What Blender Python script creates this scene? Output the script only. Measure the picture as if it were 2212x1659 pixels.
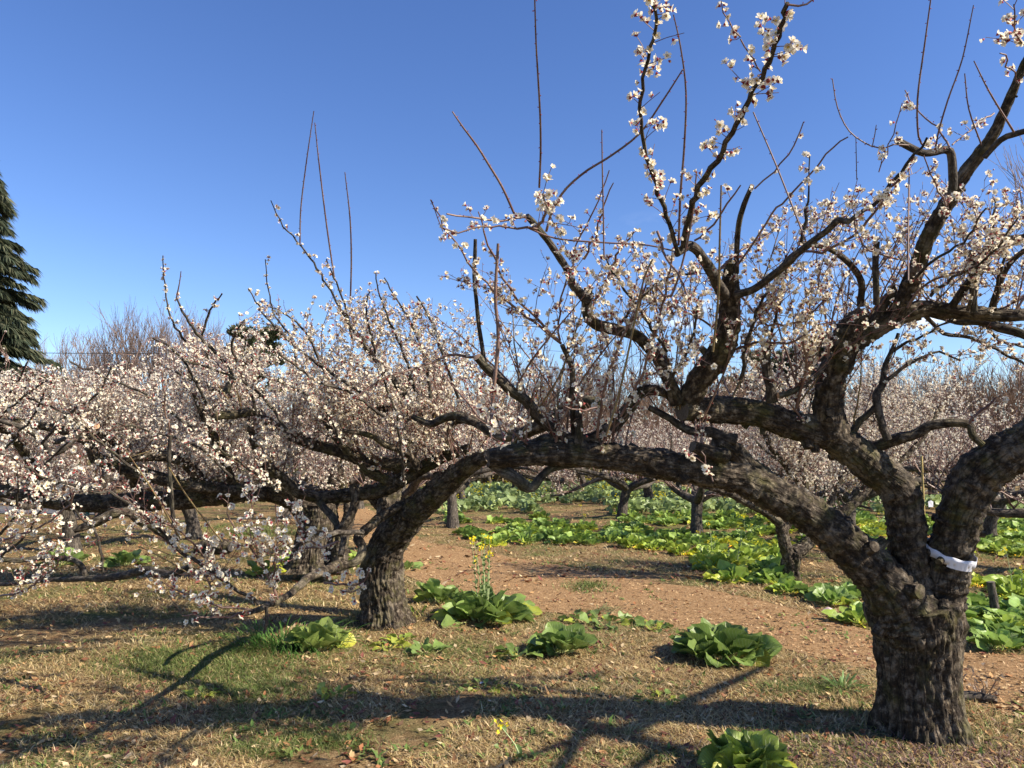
import bpy, math, random
import numpy as np
from mathutils import Vector, noise

for o in list(bpy.data.objects): bpy.data.objects.remove(o)
random.seed(7); RNG = np.random.default_rng(7)
R = math.radians
sc = bpy.context.scene
# ------------------------------------------------------------------ camera
PW, PH, FP, PITCH, EYE = 2212.0, 1659.0, 1662.0, R(4.9), 1.55
cd = bpy.data.cameras.new('camera'); cam = bpy.data.objects.new('camera', cd)
sc.collection.objects.link(cam); sc.camera = cam
cam.location = (0, 0, EYE); cam.rotation_euler = (R(90) + PITCH, 0, 0)
cd.sensor_width = 36; cd.lens = 36 * FP / PW; cd.clip_end = 3000; cd.clip_start = .05
# ------------------------------------------------------------------ light
SUN_EL, SUN_AZ = 37.0, 71.0      # azimuth of the sun: 0 = behind the camera, 90 = exactly to the right
sdir = Vector((math.sin(R(SUN_AZ)) * math.cos(R(SUN_EL)), -math.cos(R(SUN_AZ)) * math.cos(R(SUN_EL)), math.sin(R(SUN_EL))))
ld = bpy.data.lights.new('sun', 'SUN'); sun = bpy.data.objects.new('sun', ld)
sc.collection.objects.link(sun); ld.energy = 4.6; ld.angle = R(.53); ld.color = (1, .89, .74)
sun.rotation_euler = sdir.to_track_quat('Z', 'Y').to_euler()
w = bpy.data.worlds.new('World'); sc.world = w; w.use_nodes = True
nt = w.node_tree; bg = nt.nodes['Background']
sky = nt.nodes.new('ShaderNodeTexSky'); sky.sky_type = 'NISHITA'; sky.sun_disc = False
sky.sun_elevation = R(SUN_EL); sky.sun_rotation = math.atan2(sdir.x, sdir.y)
sky.air_density = 1.0; sky.dust_density = 0.2; sky.ozone_density = 3.5; sky.altitude = 500
hsv = nt.nodes.new('ShaderNodeHueSaturation'); hsv.inputs['Hue'].default_value = .513; hsv.inputs['Saturation'].default_value = 1.16; hsv.inputs['Value'].default_value = 1.0
nt.links.new(sky.outputs[0], hsv.inputs['Color'])
# small low cumulus clouds, in sky directions
tc = nt.nodes.new('ShaderNodeTexCoord'); mp = nt.nodes.new('ShaderNodeMapping'); mp.inputs['Scale'].default_value = (1, 1, 2.6)
nz = nt.nodes.new('ShaderNodeTexNoise'); nz.inputs['Scale'].default_value = 7.0; nz.inputs['Detail'].default_value = 6; nz.inputs['Roughness'].default_value = .55
rp = nt.nodes.new('ShaderNodeMapRange'); rp.inputs['From Min'].default_value = .60; rp.inputs['From Max'].default_value = .72
sx = nt.nodes.new('ShaderNodeSeparateXYZ')
b1 = nt.nodes.new('ShaderNodeMapRange'); b1.inputs['From Min'].default_value = .30; b1.inputs['From Max'].default_value = .18
b2 = nt.nodes.new('ShaderNodeMapRange'); b2.inputs['From Min'].default_value = .0; b2.inputs['From Max'].default_value = .25
m1 = nt.nodes.new('ShaderNodeMath'); m1.operation = 'MULTIPLY'; m2 = nt.nodes.new('ShaderNodeMath'); m2.operation = 'MULTIPLY'
m3 = nt.nodes.new('ShaderNodeMath'); m3.operation = 'MULTIPLY'; m3.inputs[1].default_value = .75
mx = nt.nodes.new('ShaderNodeMixRGB'); mx.inputs['Color2'].default_value = (9.0, 9.2, 9.6, 1)
nt.links.new(tc.outputs['Generated'], mp.inputs[0]); nt.links.new(mp.outputs[0], nz.inputs['Vector']); nt.links.new(nz.outputs['Fac'], rp.inputs['Value'])
nt.links.new(tc.outputs['Generated'], sx.inputs[0]); nt.links.new(sx.outputs['Z'], b1.inputs['Value']); nt.links.new(sx.outputs['X'], b2.inputs['Value'])
nt.links.new(rp.outputs[0], m1.inputs[0]); nt.links.new(b1.outputs[0], m1.inputs[1]); nt.links.new(m1.outputs[0], m2.inputs[0]); nt.links.new(b2.outputs[0], m2.inputs[1])
nt.links.new(m2.outputs[0], m3.inputs[0]); nt.links.new(m3.outputs[0], mx.inputs['Fac']); nt.links.new(hsv.outputs[0], mx.inputs['Color1'])
nt.links.new(mx.outputs[0], bg.inputs['Color'])
bg.inputs['Strength'].default_value = .088
sc.view_settings.view_transform = 'Standard'; sc.view_settings.look = 'None'; sc.view_settings.gamma = 1
sc.view_settings.exposure = 1.15
sc.cycles.max_bounces = 6; sc.cycles.transparent_max_bounces = 4; sc.cycles.use_denoising = False if False else True

# ------------------------------------------------------------------ helpers
CP, SP = math.cos(PITCH), math.sin(PITCH)
def at(x, y, Y):
    """photo pixel (2212 wide) at ground distance Y -> point, metres per pixel there"""
    cx, cy = (x - PW / 2) / FP, (PH / 2 - y) / FP
    d = np.array((cx, CP - cy * SP, SP + cy * CP)); t = Y / d[1]
    return np.array((0, 0, EYE)) + d * t, t / FP
def gnd(x, y):
    cx, cy = (x - PW / 2) / FP, (PH / 2 - y) / FP
    d = np.array((cx, CP - cy * SP, SP + cy * CP)); t = -EYE / d[2]
    return np.array((d[0] * t, d[1] * t, 0.0))
def proj(P):
    P = np.atleast_2d(P); q = P - np.array((0, 0, EYE))
    f = q[:, 1] * CP + q[:, 2] * SP; u = -q[:, 1] * SP + q[:, 2] * CP
    return PW / 2 + q[:, 0] / f * FP, PH / 2 - u / f * FP
def nrm(v): return v / (np.linalg.norm(v) + 1e-9)

def link(o, parent=None):
    sc.collection.objects.link(o)
    if parent is not None: o.parent = parent
    return o
def tag(o, label=None, cat=None, group=None, kind=None):
    if label: o['label'] = label
    if cat: o['category'] = cat
    if group: o['group'] = group
    if kind: o['kind'] = kind
    return o
def empty(name, loc, label, cat, group=None, rz=0):
    o = bpy.data.objects.new(name, None); o.location = tuple(loc); o.rotation_euler.z = rz; o.empty_display_size = .1
    link(o); return tag(o, label, cat, group)
class MB:
    """collects faces in numpy, builds one mesh"""
    def __init__(s): s.v = []; s.f = []; s.n = 0; s.m = []; s.uv = []; s.col = []; s.hascol = False
    def add(s, v, faces, mat=0, uv=None, col=None):
        # v Nx3, faces list of (K,k) int arrays ; uv: list of per-loop arrays matching faces ; col Nx3
        v = np.asarray(v, np.float32); s.v.append(v)
        if not isinstance(faces, (list, tuple)): faces = [faces]
        for i, f in enumerate(faces):
            f = np.asarray(f); s.f.append(f + s.n); s.m.append(np.full(len(f), mat) if np.isscalar(mat) else mat[i])
            s.uv.append(uv[i] if uv is not None else np.zeros((f.size, 2), np.float32))
        if col is None: s.col.append(np.ones((len(v), 3), np.float32))
        else: s.hascol = True; s.col.append(np.broadcast_to(np.asarray(col, np.float32), (len(v), 3)))
        s.n += len(v)
    def build(s, name, mats, parent=None, smooth=True, loc=None, origin=None):
        me = bpy.data.meshes.new(name)
        V = np.concatenate(s.v) if s.v else np.zeros((0, 3), np.float32)
        if origin is not None: V = V - np.asarray(origin, np.float32)
        me.vertices.add(len(V)); me.vertices.foreach_set('co', V.astype(np.float32).ravel())
        li = np.concatenate([f.ravel() for f in s.f]); lt = np.concatenate([np.full(len(f), f.shape[1]) for f in s.f])
        ls = np.concatenate(([0], np.cumsum(lt)[:-1]))
        me.loops.add(len(li)); me.loops.foreach_set('vertex_index', li.astype(np.int32))
        me.polygons.add(len(lt)); me.polygons.foreach_set('loop_start', ls.astype(np.int32)); me.polygons.foreach_set('loop_total', lt.astype(np.int32))
        me.polygons.foreach_set('material_index', np.concatenate(s.m).astype(np.int32))
        me.polygons.foreach_set('use_smooth', np.full(len(lt), smooth))
        uv = me.uv_layers.new(name='UVMap'); uv.data.foreach_set('uv', np.concatenate(s.uv).astype(np.float32).ravel())
        if s.hascol:
            ca = me.color_attributes.new('tint', 'FLOAT_COLOR', 'POINT')
            c = np.concatenate(s.col); c = np.concatenate((c, np.ones((len(c), 1), np.float32)), 1); ca.data.foreach_set('color', c.astype(np.float32).ravel())
        me.update(calc_edges=True)
        for m in (mats if isinstance(mats, (list, tuple)) else [mats]): me.materials.append(m)
        o = bpy.data.objects.new(name, me); link(o, parent)
        if loc is not None: o.location = tuple(loc)
        return o

def resample(P, Rr, step):
    """Catmull-Rom through P with radii"""
    P = np.asarray(P, float); Rr = np.asarray(Rr, float); n = len(P)
    if n == 2: P = np.array((P[0], (P[0] + P[1]) / 2, P[1])); Rr = np.array((Rr[0], Rr.mean(), Rr[1])); n = 3
    E = np.vstack((2 * P[0] - P[1], P, 2 * P[-1] - P[-2])); ER = np.concatenate(([Rr[0]], Rr, [Rr[-1]]))
    out, ro = [], []
    for i in range(n - 1):
        p0, p1, p2, p3 = E[i:i + 4]; L = np.linalg.norm(p2 - p1); k = max(1, int(math.ceil(L / step)))
        t = (np.arange(k) / k)[:, None]
        out.append(.5 * (2 * p1 + (p2 - p0) * t + (2 * p0 - 5 * p1 + 4 * p2 - p3) * t * t + (3 * p1 - p0 - 3 * p2 + p3) * t ** 3))
        ro.append(ER[i + 1] + (ER[i + 2] - ER[i + 1]) * t[:, 0])
    out.append(P[-1:]); ro.append(Rr[-1:])
    return np.vstack(out), np.concatenate(ro)
def frames(P):
    T = np.gradient(P, axis=0); T /= np.linalg.norm(T, axis=1)[:, None] + 1e-9
    a = np.array((0, 0, 1.)) if abs(T[0][2]) < .9 else np.array((1., 0, 0))
    N = np.zeros_like(P); N[0] = nrm(np.cross(T[0], a))
    for i in range(1, len(P)):
        v = N[i - 1] - T[i] * np.dot(N[i - 1], T[i]); N[i] = nrm(v)
    return T, N, np.cross(T, N)
def tube(mb, P, r, k=6, mat=0, rough=0.0, cap=True, capmat=None, knob=0.0, col=None, seed=0, flare=0):
    P = np.asarray(P, float); r = np.asarray(r, float); n = len(P)
    T, N, B = frames(P)
    a = np.linspace(0, 2 * math.pi, k, endpoint=False)
    ring = np.cos(a)[None, :, None] * N[:, None, :] + np.sin(a)[None, :, None] * B[:, None, :]
    rad = np.broadcast_to(r[:, None], (n, k)).copy()
    if rough > 0:
        s_ = np.concatenate(([0], np.cumsum(np.linalg.norm(np.diff(P, axis=0), axis=1))))
        R0 = float(r.max())
        for i in range(n):
            for j in range(k):
                ca, sa = math.cos(a[j]), math.sin(a[j]); rr = r[i]
                q = Vector((ca * rr * 1.0, sa * rr * 1.0, s_[i])) + Vector((seed * 7.1, seed * 3.3, 0))
                iv = 1 / max(rr, .03); big = noise.noise(Vector((q.x * 1.5 * iv, q.y * 1.5 * iv, q.z * .55 * iv))) * 1.2
                wq = noise.noise(q * 9) * .5; sc_ = (36, 3.2) if flare else (30, 12)
                vd = noise.voronoi(Vector((q.x * sc_[0] + wq, q.y * sc_[0] + wq, s_[i] * sc_[1] + wq)))[0]; crk = 1 - min(1.0, (vd[1] - vd[0]) * 3.2)
                vd2 = noise.voronoi(Vector((q.x * sc_[0] * 2.3, q.y * sc_[0] * 2.3 + wq, s_[i] * sc_[1] * 2.6)))[0]; crk2 = 1 - min(1.0, (vd2[1] - vd2[0]) * 3.0)
                pl = noise.noise(Vector((q.x * 14, q.y * 14, s_[i] * (3 if flare else 13) + 40))); pl = max(0.0, min(1.0, pl * 6 + .5))
                fin = noise.noise(q * 120)
                k1 = min(rr / .10, 1.6)
                rad[i, j] *= 1 + rough * (.06 if flare else .11) * big
                if flare: rad[i, j] += rough * (-.019 * crk ** 1.5 - .007 * crk2 + .003 * fin + .007 * pl)
                else: rad[i, j] += rough * k1 * (-.0075 * crk ** 1.5 - .0030 * crk2 + .0022 * fin + .0065 * pl)
                if flare and i < n:
                    h = s_[i] / flare
                    if h < 1: rad[i, j] *= 1 + (1 - h) ** 2.4 * (.20 + .34 * noise.noise(Vector((ca * 1.6 + 4, sa * 1.6, 0))) + .10 * math.sin(a[j] * 5 + 1))
                if knob: 
                    kk = noise.noise(q * (4.0)); rad[i, j] *= 1 + knob * max(0, kk - .25) * 1.6
    V = P[:, None, :] + ring * rad[:, :, None]
    V = V.reshape(-1, 3)
    i0 = np.arange(n - 1)[:, None] * k; j0 = np.arange(k)[None, :]; j1 = (j0 + 1) % k
    F = np.stack((i0 + j0, i0 + j1, i0 + k + j1, i0 + k + j0), -1).reshape(-1, 4)
    # uv: u around in metres, v along in metres
    s_ = np.concatenate(([0], np.cumsum(np.linalg.norm(np.diff(P, axis=0), axis=1)))) + seed * 1.37
    uu = np.arange(k + 1) / k * max(1, round(2 * math.pi * float(r.mean()) * 10)) / 10.0
    U = np.zeros((n - 1, k, 4, 2), np.float32)
    U[:, :, 0, 0] = uu[:-1]; U[:, :, 1, 0] = uu[1:]; U[:, :, 2, 0] = uu[1:]; U[:, :, 3, 0] = uu[:-1]
    U[:, :, 0, 1] = s_[:-1, None]; U[:, :, 1, 1] = s_[:-1, None]; U[:, :, 2, 1] = s_[1:, None]; U[:, :, 3, 1] = s_[1:, None]
    mb.add(V, F, mat, [U.reshape(-1, 2)], col)
    if cap and k > 3:
        for e, idx in ((0, 0), (1, n - 1)):
            base = V[idx * k:(idx + 1) * k]; c = base.mean(0) + (T[idx] * (r[idx] * (.12 if e else -.12)))
            VV = np.vstack((base, c)); FF = np.array([(j, (j + 1) % k, k) if e else ((j + 1) % k, j, k) for j in range(k)])
            mb.add(VV, FF, mat if (capmat is None or e == 0) else capmat, None, col)

# ------------------------------------------------------------------ materials
def mat(name, build):
    m = bpy.data.materials.new(name); m.use_nodes = True; t = m.node_tree
    p = t.nodes['Principled BSDF']; p.inputs['Specular IOR Level'].default_value = .25; build(t, p); return m
def N(t, kind, **kw):
    n = t.nodes.new('ShaderNode' + kind)
    for k, v in kw.items():
        if k in n.inputs.keys(): n.inputs[k].default_value = v
        else: setattr(n, k, v)
    return n
def ramp(t, fac, stops):
    n = t.nodes.new('ShaderNodeValToRGB'); cr = n.color_ramp
    while len(cr.elements) < len(stops): cr.elements.new(.5)
    for e, (pos, c) in zip(cr.elements, stops): e.position = pos; e.color = (*c, 1)
    t.links.new(fac, n.inputs[0]); return n.outputs[0]
def mixc(t, fac, a, b, mode='MIX'):
    n = N(t, 'MixRGB', blend_type=mode); 
    for s, v in ((0, fac), (1, a), (2, b)):
        if hasattr(v, 'is_output'): t.links.new(v, n.inputs[s])
        elif isinstance(v, (int, float)): n.inputs[s].default_value = v
        else: n.inputs[s].default_value = (*v, 1)
    return n.outputs[0]
def bark_mat(name, dark, mid, pale, moss, mossamt=.5, vs=1.0, bump=1.0, rough=.85):
    def b(t, p):
        uv = N(t, 'UVMap'); oc = N(t, 'TexCoord')
        m1 = N(t, 'Mapping'); m1.inputs['Scale'].default_value = (26 * vs, 6 * vs, 1); t.links.new(uv.outputs[0], m1.inputs[0])
        n0 = N(t, 'TexNoise', Scale=2.2, Detail=5.0); t.links.new(m1.outputs[0], n0.inputs['Vector'])
        vo = N(t, 'TexVoronoi', feature='DISTANCE_TO_EDGE', Scale=1.0)
        dm = N(t, 'MixRGB', blend_type='ADD'); dm.inputs[0].default_value = 1.0
        t.links.new(m1.outputs[0], dm.inputs[1]); t.links.new(n0.outputs['Color'], dm.inputs[2]); t.links.new(dm.outputs[0], vo.inputs['Vector'])
        na = N(t, 'TexNoise', Scale=26.0, Detail=8.0, Roughness=.65); t.links.new(oc.outputs['Object'], na.inputs['Vector'])
        nb = N(t, 'TexNoise', Scale=7.0, Detail=5.0, Roughness=.6); t.links.new(oc.outputs['Object'], nb.inputs['Vector'])
        nc = N(t, 'TexNoise', Scale=95.0, Detail=4.0); t.links.new(oc.outputs['Object'], nc.inputs['Vector'])
        base = ramp(t, na.outputs['Fac'], [(.32, dark), (.5, mid), (.68, pale)])
        mk = ramp(t, nb.outputs['Fac'], [(.50, (0, 0, 0)), (.66, (mossamt,) * 3)])
        c = mixc(t, mk, base, moss)
        pl = ramp(t, nb.outputs['Color'], [(.52, (0, 0, 0)), (.62, (.55,) * 3)])
        c = mixc(t, pl, c, pale)
        cr = ramp(t, vo.outputs['Distance'], [(.0, (.28,) * 3), (.16, (1, 1, 1))])
        c = mixc(t, .85, c, cr, 'MULTIPLY')
        fl = ramp(t, nc.outputs['Fac'], [(.3, (.7,) * 3), (.7, (1.35,) * 3)])
        c = mixc(t, 1.0, c, fl, 'MULTIPLY')
        t.links.new(c, p.inputs['Base Color']); p.inputs['Roughness'].default_value = rough
        bh = mixc(t, .5, na.outputs['Fac'], ramp(t, vo.outputs['Distance'], [(0, (0, 0, 0)), (.3, (1, 1, 1))]))
        bh = mixc(t, .25, bh, nc.outputs['Fac'])
        bp = N(t, 'Bump', Strength=.95, Distance=.016 * bump); t.links.new(bh, bp.inputs['Height']); t.links.new(bp.outputs[0], p.inputs['Normal'])
    return mat(name, b)
BARK = bark_mat('old_bark', (.013, .009, .006), (.048, .035, .023), (.21, .175, .13), (.075, .07, .022), .8)
BARK2 = bark_mat('limb_bark', (.022, .018, .014), (.058, .047, .037), (.15, .13, .105), (.085, .085, .04), .5, 1.6, .6)
FARBARK = bark_mat('far_bark', (.03, .025, .02), (.075, .062, .05), (.15, .13, .105), (.06, .06, .03), .3, 1.0, .8)
def twig_b(c1, c2, rough=.5, sp=.4):
    def b(t, p):
        oc = N(t, 'TexCoord'); n = N(t, 'TexNoise', Scale=9.0, Detail=4.0); t.links.new(oc.outputs['Object'], n.inputs['Vector'])
        n2 = N(t, 'TexNoise', Scale=140.0, Detail=2.0); t.links.new(oc.outputs['Object'], n2.inputs['Vector'])
        c = ramp(t, n.outputs['Fac'], [(.35, c1), (.65, c2)])
        c = mixc(t, 1.0, c, ramp(t, n2.outputs['Fac'], [(.3, (.75,) * 3), (.7, (1.25,) * 3)]), 'MULTIPLY')
        t.links.new(c, p.inputs['Base Color']); p.inputs['Roughness'].default_value = rough; p.inputs['Specular IOR Level'].default_value = sp
    return b
TWIG = mat('twig_bark', twig_b((.10, .048, .036), (.20, .13, .10)))
TWIGG = mat('green_twig_bark', twig_b((.13, .085, .035), (.20, .15, .06)))
CUT = mat('cut_wood', twig_b((.42, .25, .14), (.62, .42, .26), .8, .1))
OLDCUT = mat('weathered_cut_wood', twig_b((.09, .08, .07), (.17, .15, .13), .9, .1))
def leafy(name, c, tr=.35, attr=False, rough=.5, back=None, sp=.3, vein=False):
    """opaque + translucent mix, optional per-plant tint from the mesh"""
    def b(t, p):
        oc = N(t, 'TexCoord'); n = N(t, 'TexNoise', Scale=30.0 if not vein else 14.0, Detail=3.0); t.links.new(oc.outputs['Object'], n.inputs['Vector'])
        col = ramp(t, n.outputs['Fac'], [(.3, tuple(x * .82 for x in c)), (.7, tuple(min(1, x * 1.12) for x in c))])
        if attr:
            a = N(t, 'Attribute', attribute_name='tint'); col = mixc(t, 1.0, col, a.outputs['Color'], 'MULTIPLY')
        if vein:
            uv = N(t, 'UVMap'); s = N(t, 'SeparateXYZ'); t.links.new(uv.outputs[0], s.inputs[0])
            ab = N(t, 'Math', operation='ABSOLUTE'); t.links.new(s.outputs['X'], ab.inputs[0])
            sc1 = N(t, 'Math', operation='MULTIPLY_ADD'); t.links.new(ab.outputs[0], sc1.inputs[0]); sc1.inputs[1].default_value = -3.6
            vv = N(t, 'Math', operation='MULTIPLY'); t.links.new(s.outputs['Y'], vv.inputs[0]); vv.inputs[1].default_value = 6.5
            t.links.new(vv.outputs[0], sc1.inputs[2])
            fr = N(t, 'Math', operation='FRACT'); t.links.new(sc1.outputs[0], fr.inputs[0])
            side = ramp(t, fr.outputs[0], [(.0, (1, 1, 1)), (.12, (0, 0, 0)), (.93, (0, 0, 0)), (1, (1, 1, 1))])
            midr = ramp(t, ab.outputs[0], [(.0, (1, 1, 1)), (.08, (0, 0, 0))])
            mk = mixc(t, 1.0, side, midr, 'LIGHTEN'); mk2 = mixc(t, 1.0, mk, (.5, .5, .5), 'MULTIPLY')
            col = mixc(t, mk2, col, (.34, .42, .22))
            bp = N(t, 'Bump', Strength=.6, Distance=.006, invert=True); t.links.new(mk, bp.inputs['Height']); t.links.new(bp.outputs[0], p.inputs['Normal'])
        t.links.new(col, p.inputs['Base Color']); p.inputs['Roughness'].default_value = rough; p.inputs['Specular IOR Level'].default_value = sp
        tn = N(t, 'BsdfTranslucent'); t.links.new(col, tn.inputs[0])
        if back: tn.inputs[0].default_value = (*back, 1); [t.links.remove(l) for l in list(tn.inputs[0].links)]
        ms = N(t, 'MixShader'); ms.inputs[0].default_value = tr; out = t.nodes['Material Output']
        t.links.new(p.outputs[0], ms.inputs[1]); t.links.new(tn.outputs[0], ms.inputs[2]); t.links.new(ms.outputs[0], out.inputs[0])
    return mat(name, b)
PETAL = leafy('petal', (.92, .85, .70), .42, False, .7, sp=.1)
CALYX = leafy('calyx', (.30, .045, .045), .1, False, .5)
STAMEN = leafy('stamen', (.75, .55, .14), .2, False, .6)
BUDP = leafy('opening_bud', (.80, .62, .55), .2, False, .6)
FMATS = [PETAL, CALYX, STAMEN, BUDP]
LEAF = leafy('mustard_leaf', (.115, .185, .05), .30, True, .42, sp=.35, vein=True)
STALK = leafy('leaf_stalk', (.42, .50, .24), .15, True, .4)
YFLOW = leafy('yellow_petal', (.85, .70, .02), .3, False, .6)
GRASSM = leafy('grass_blade', (1, 1, 1), .25, True, .6, sp=.15)
LITTER = leafy('dead_leaf', (1, 1, 1), .12, True, .7, sp=.15)

# ------------------------------------------------------------------ flower templates (unit = flower diameter 1)
def flower_tpl(cup, detail=2, seed=0):
    rs = np.random.default_rng(seed); V, F3, F4, m3, m4 = [], [], [], [], []
    def addv(v): V.append(v); return len(V) - 1
    for i in range(5):
        a = i * 2 * math.pi / 5 + rs.uniform(-.06, .06); u = np.array((math.cos(a), math.sin(a), 0)); w = np.array((-math.sin(a), math.cos(a), 0)); z = np.array((0, 0, 1.))
        c = cup + rs.uniform(-.12, .12)
        def pt(r, s, h): return u * (r * math.cos(c)) + w * s + z * (r * math.sin(c) + h)
        b = addv(pt(.03, 0, 0))
        if detail == 2:
            L1, C1, R1 = addv(pt(.24, -.20, .05)), addv(pt(.26, 0, -.03)), addv(pt(.24, .20, .05))
            L2, C2, R2 = addv(pt(.46, -.15, .07)), addv(pt(.52, 0, .03)), addv(pt(.46, .15, .07))
            F3 += [(b, C1, L1), (b, R1, C1)]; F4 += [(L1, C1, C2, L2), (C1, R1, R2, C2)]; m3 += [0, 0]; m4 += [0, 0]
        else:
            L1, R1, C2 = addv(pt(.30, -.22, .04)), addv(pt(.30, .22, .04)), addv(pt(.52, 0, .04))
            F4 += [(b, R1, C2, L1)]; m4 += [0]
    # stamens
    if detail == 2:
        c = addv((0, 0, .03)); ring = [addv((.12 * math.cos(a), .12 * math.sin(a), .15)) for a in np.linspace(0, 2 * math.pi, 6)[:-1]]
        for i in range(5): F3.append((c, ring[i], ring[(i + 1) % 5])); m3.append(2)
    # calyx
    k = 5 if detail == 2 else 3
    c = addv((0, 0, -.30)); ring = [addv((.23 * math.cos(a), .23 * math.sin(a), -.02)) for a in np.linspace(0, 2 * math.pi, k + 1)[:-1]]
    for i in range(k): F3.append((c, ring[(i + 1) % k], ring[i])); m3.append(1)
    return np.array(V, float), np.array(F3), np.array(F4), np.array(m3), np.array(m4)
def ball_tpl(m_top, m_bot, rx, seed=0):
    V = [(0, 0, .42)]; 
    for z, r in ((.22, rx), (-.05, rx * .8)):
        for a in np.linspace(0, 2 * math.pi, 6)[:-1]: V.append((r * math.cos(a), r * math.sin(a), z))
    V.append((0, 0, -.22)); F3, F4, m3, m4 = [], [], [], []
    for i in range(5):
        j = (i + 1) % 5
        F3.append((0, 1 + i, 1 + j)); m3.append(m_top); F4.append((1 + i, 6 + i, 6 + j, 1 + j)); m4.append(m_top if m_top == m_bot else m_bot); F3.append((11, 6 + j, 6 + i)); m3.append(m_bot)
    return np.array(V, float), np.array(F3), np.array(F4), np.array(m3), np.array(m4)
TPL = {0: flower_tpl(.15, 2, 1), 1: flower_tpl(.45, 2, 2), 2: flower_tpl(.85, 2, 3), 3: ball_tpl(3, 1, .24), 4: ball_tpl(1, 1, .17),
       5: flower_tpl(.25, 1, 4), 6: flower_tpl(.7, 1, 5)}
def place(mb, tid, pos, nor, scl):
    V, F3, F4, m3, m4 = TPL[tid]; n = len(pos)
    if n == 0: return
    nor = nor / (np.linalg.norm(nor, axis=1)[:, None] + 1e-9)
    rv = RNG.normal(size=(n, 3)); t = np.cross(nor, rv); t /= np.linalg.norm(t, axis=1)[:, None] + 1e-9; b = np.cross(nor, t)
    M = np.stack((t, b, nor), 1)                                   # n,3,3
    W = np.einsum('vk,nkj->nvj', V, M) * scl[:, None, None] + pos[:, None, :]
    off = (np.arange(n) * len(V))[:, None, None]
    f3 = (F3[None] + off).reshape(-1, 3); f4 = (F4[None] + off).reshape(-1, 4)
    mb.add(W.reshape(-1, 3), [f3, f4], [np.tile(m3, n), np.tile(m4, n)])

class Crown:
    def __init__(s, size=.026, lod=0): s.fs = 1.0; s.fl = []; s.tw = []; s.size = size; s.lod = lod
    def flower(s, p, n, kind): s.fl.append((p[0], p[1], p[2], n[0], n[1], n[2], kind, s.fs))
    def twig(s, P, r, green=False): s.tw.append((np.asarray(P), np.asarray(r), green))
    def dress(s, P, r, gap=.05, dens=1.0, spur=.06, bloom=.8, gate=True):
        """flowers and buds along one branch"""
        seg = np.linalg.norm(np.diff(P, axis=0), axis=1); L = seg.sum(); cum = np.concatenate(([0], np.cumsum(seg)))
        d = random.uniform(0, gap); ph = random.uniform(0, 50)
        while d < L:
            i = min(np.searchsorted(cum, d) , len(P) - 1); i = max(i, 1); f = (d - cum[i - 1]) / (seg[i - 1] + 1e-9)
            p = P[i - 1] * (1 - f) + P[i] * f; T = nrm(P[i] - P[i - 1]); rr = r[i]
            g = noise.noise(Vector((ph, d * 5.5, 0))) * .5 + .5
            if random.random() < dens * (g * 1.6 if gate else 1):
                o = nrm(np.cross(T, RNG.normal(size=3))) ; o = nrm(o + T * .5 + np.array((0, 0, .25)))
                sl = random.uniform(.2, 1) * spur if random.random() < .6 else 0
                q = p + o * (rr + sl)
                if sl > .02 : s.twig([p, p + o * sl * .5 + RNG.normal(size=3) * .003, q], [.0019, .0016, .0013])
                for _ in range(random.choice((1, 1, 2, 2, 3, 4)) if sl < .03 else random.choice((2, 3, 3, 4, 5, 6))):
                    ft = random.random(); nn = nrm(o * .7 + RNG.normal(size=3) * .9 + np.array((0, 0, .1)))
                    pos = p + o * (rr + sl * random.uniform(.45, 1.05)) + nn * s.size * s.fs * random.uniform(.25, .6)
                    if ft < bloom: k = random.choice((0, 0, 1, 1, 2))
                    elif ft < bloom + (1 - bloom) * .45: k = 3
                    else: k = 4
                    s.flower(pos, nn, k)
            elif random.random() < .5:
                o = nrm(np.cross(T, RNG.normal(size=3)) + T * .6); s.flower(p + o * (rr + .004), o, 4)
            d += gap * random.uniform(.5, 1.5)
    def buds(s, P, r, gap=.035):
        seg = np.linalg.norm(np.diff(P, axis=0), axis=1); cum = np.concatenate(([0], np.cumsum(seg))); d = gap; sgn = 1
        while d < cum[-1]:
            i = max(1, min(np.searchsorted(cum, d), len(P) - 1)); f = (d - cum[i - 1]) / (seg[i - 1] + 1e-9)
            p = P[i - 1] * (1 - f) + P[i] * f; T = nrm(P[i] - P[i - 1]); o = nrm(np.cross(T, np.array((0, 1, 0.2))) * sgn + RNG.normal(size=3) * .5 + T * .4); sgn = -sgn
            s.flower(p + o * (r[i] + .002), o, 4); d += gap * random.uniform(.7, 1.3)
    def build(s, parent, name='crown', twigname='twig', origin=None, keep=None):
        A = np.array(s.fl) if s.fl else np.zeros((0, 8)); mb = MB(); n = len(A)
        if keep is not None and n: A = A[keep(A[:, :3])]; n = len(A)
        sz = s.size * RNG.uniform(.7, 1.15, n) * A[:, 7]
        for k in range(5):
            m = A[:, 6] == k; tid = k
            if s.lod and k < 3: tid = 5 if k < 2 else 6
            sc_ = sz[m] * (1 if k < 3 else (.62 if k == 3 else .42))
            if s.lod and k == 4: continue
            place(mb, tid, A[m, :3], A[m, 3:6], sc_)
        for P, r, g in s.tw:
            if keep is not None and not keep(P[-1:])[0]: continue
            tube(mb, P, r, 3 if (s.lod or r.max() < .003) else 5, 5 if g else 4, cap=False)
        print('FLOWERS', n, 'TWIGS', len(s.tw))
        o = mb.build(name, FMATS + [TWIG, TWIGG], parent, origin=origin)
        return o

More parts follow.
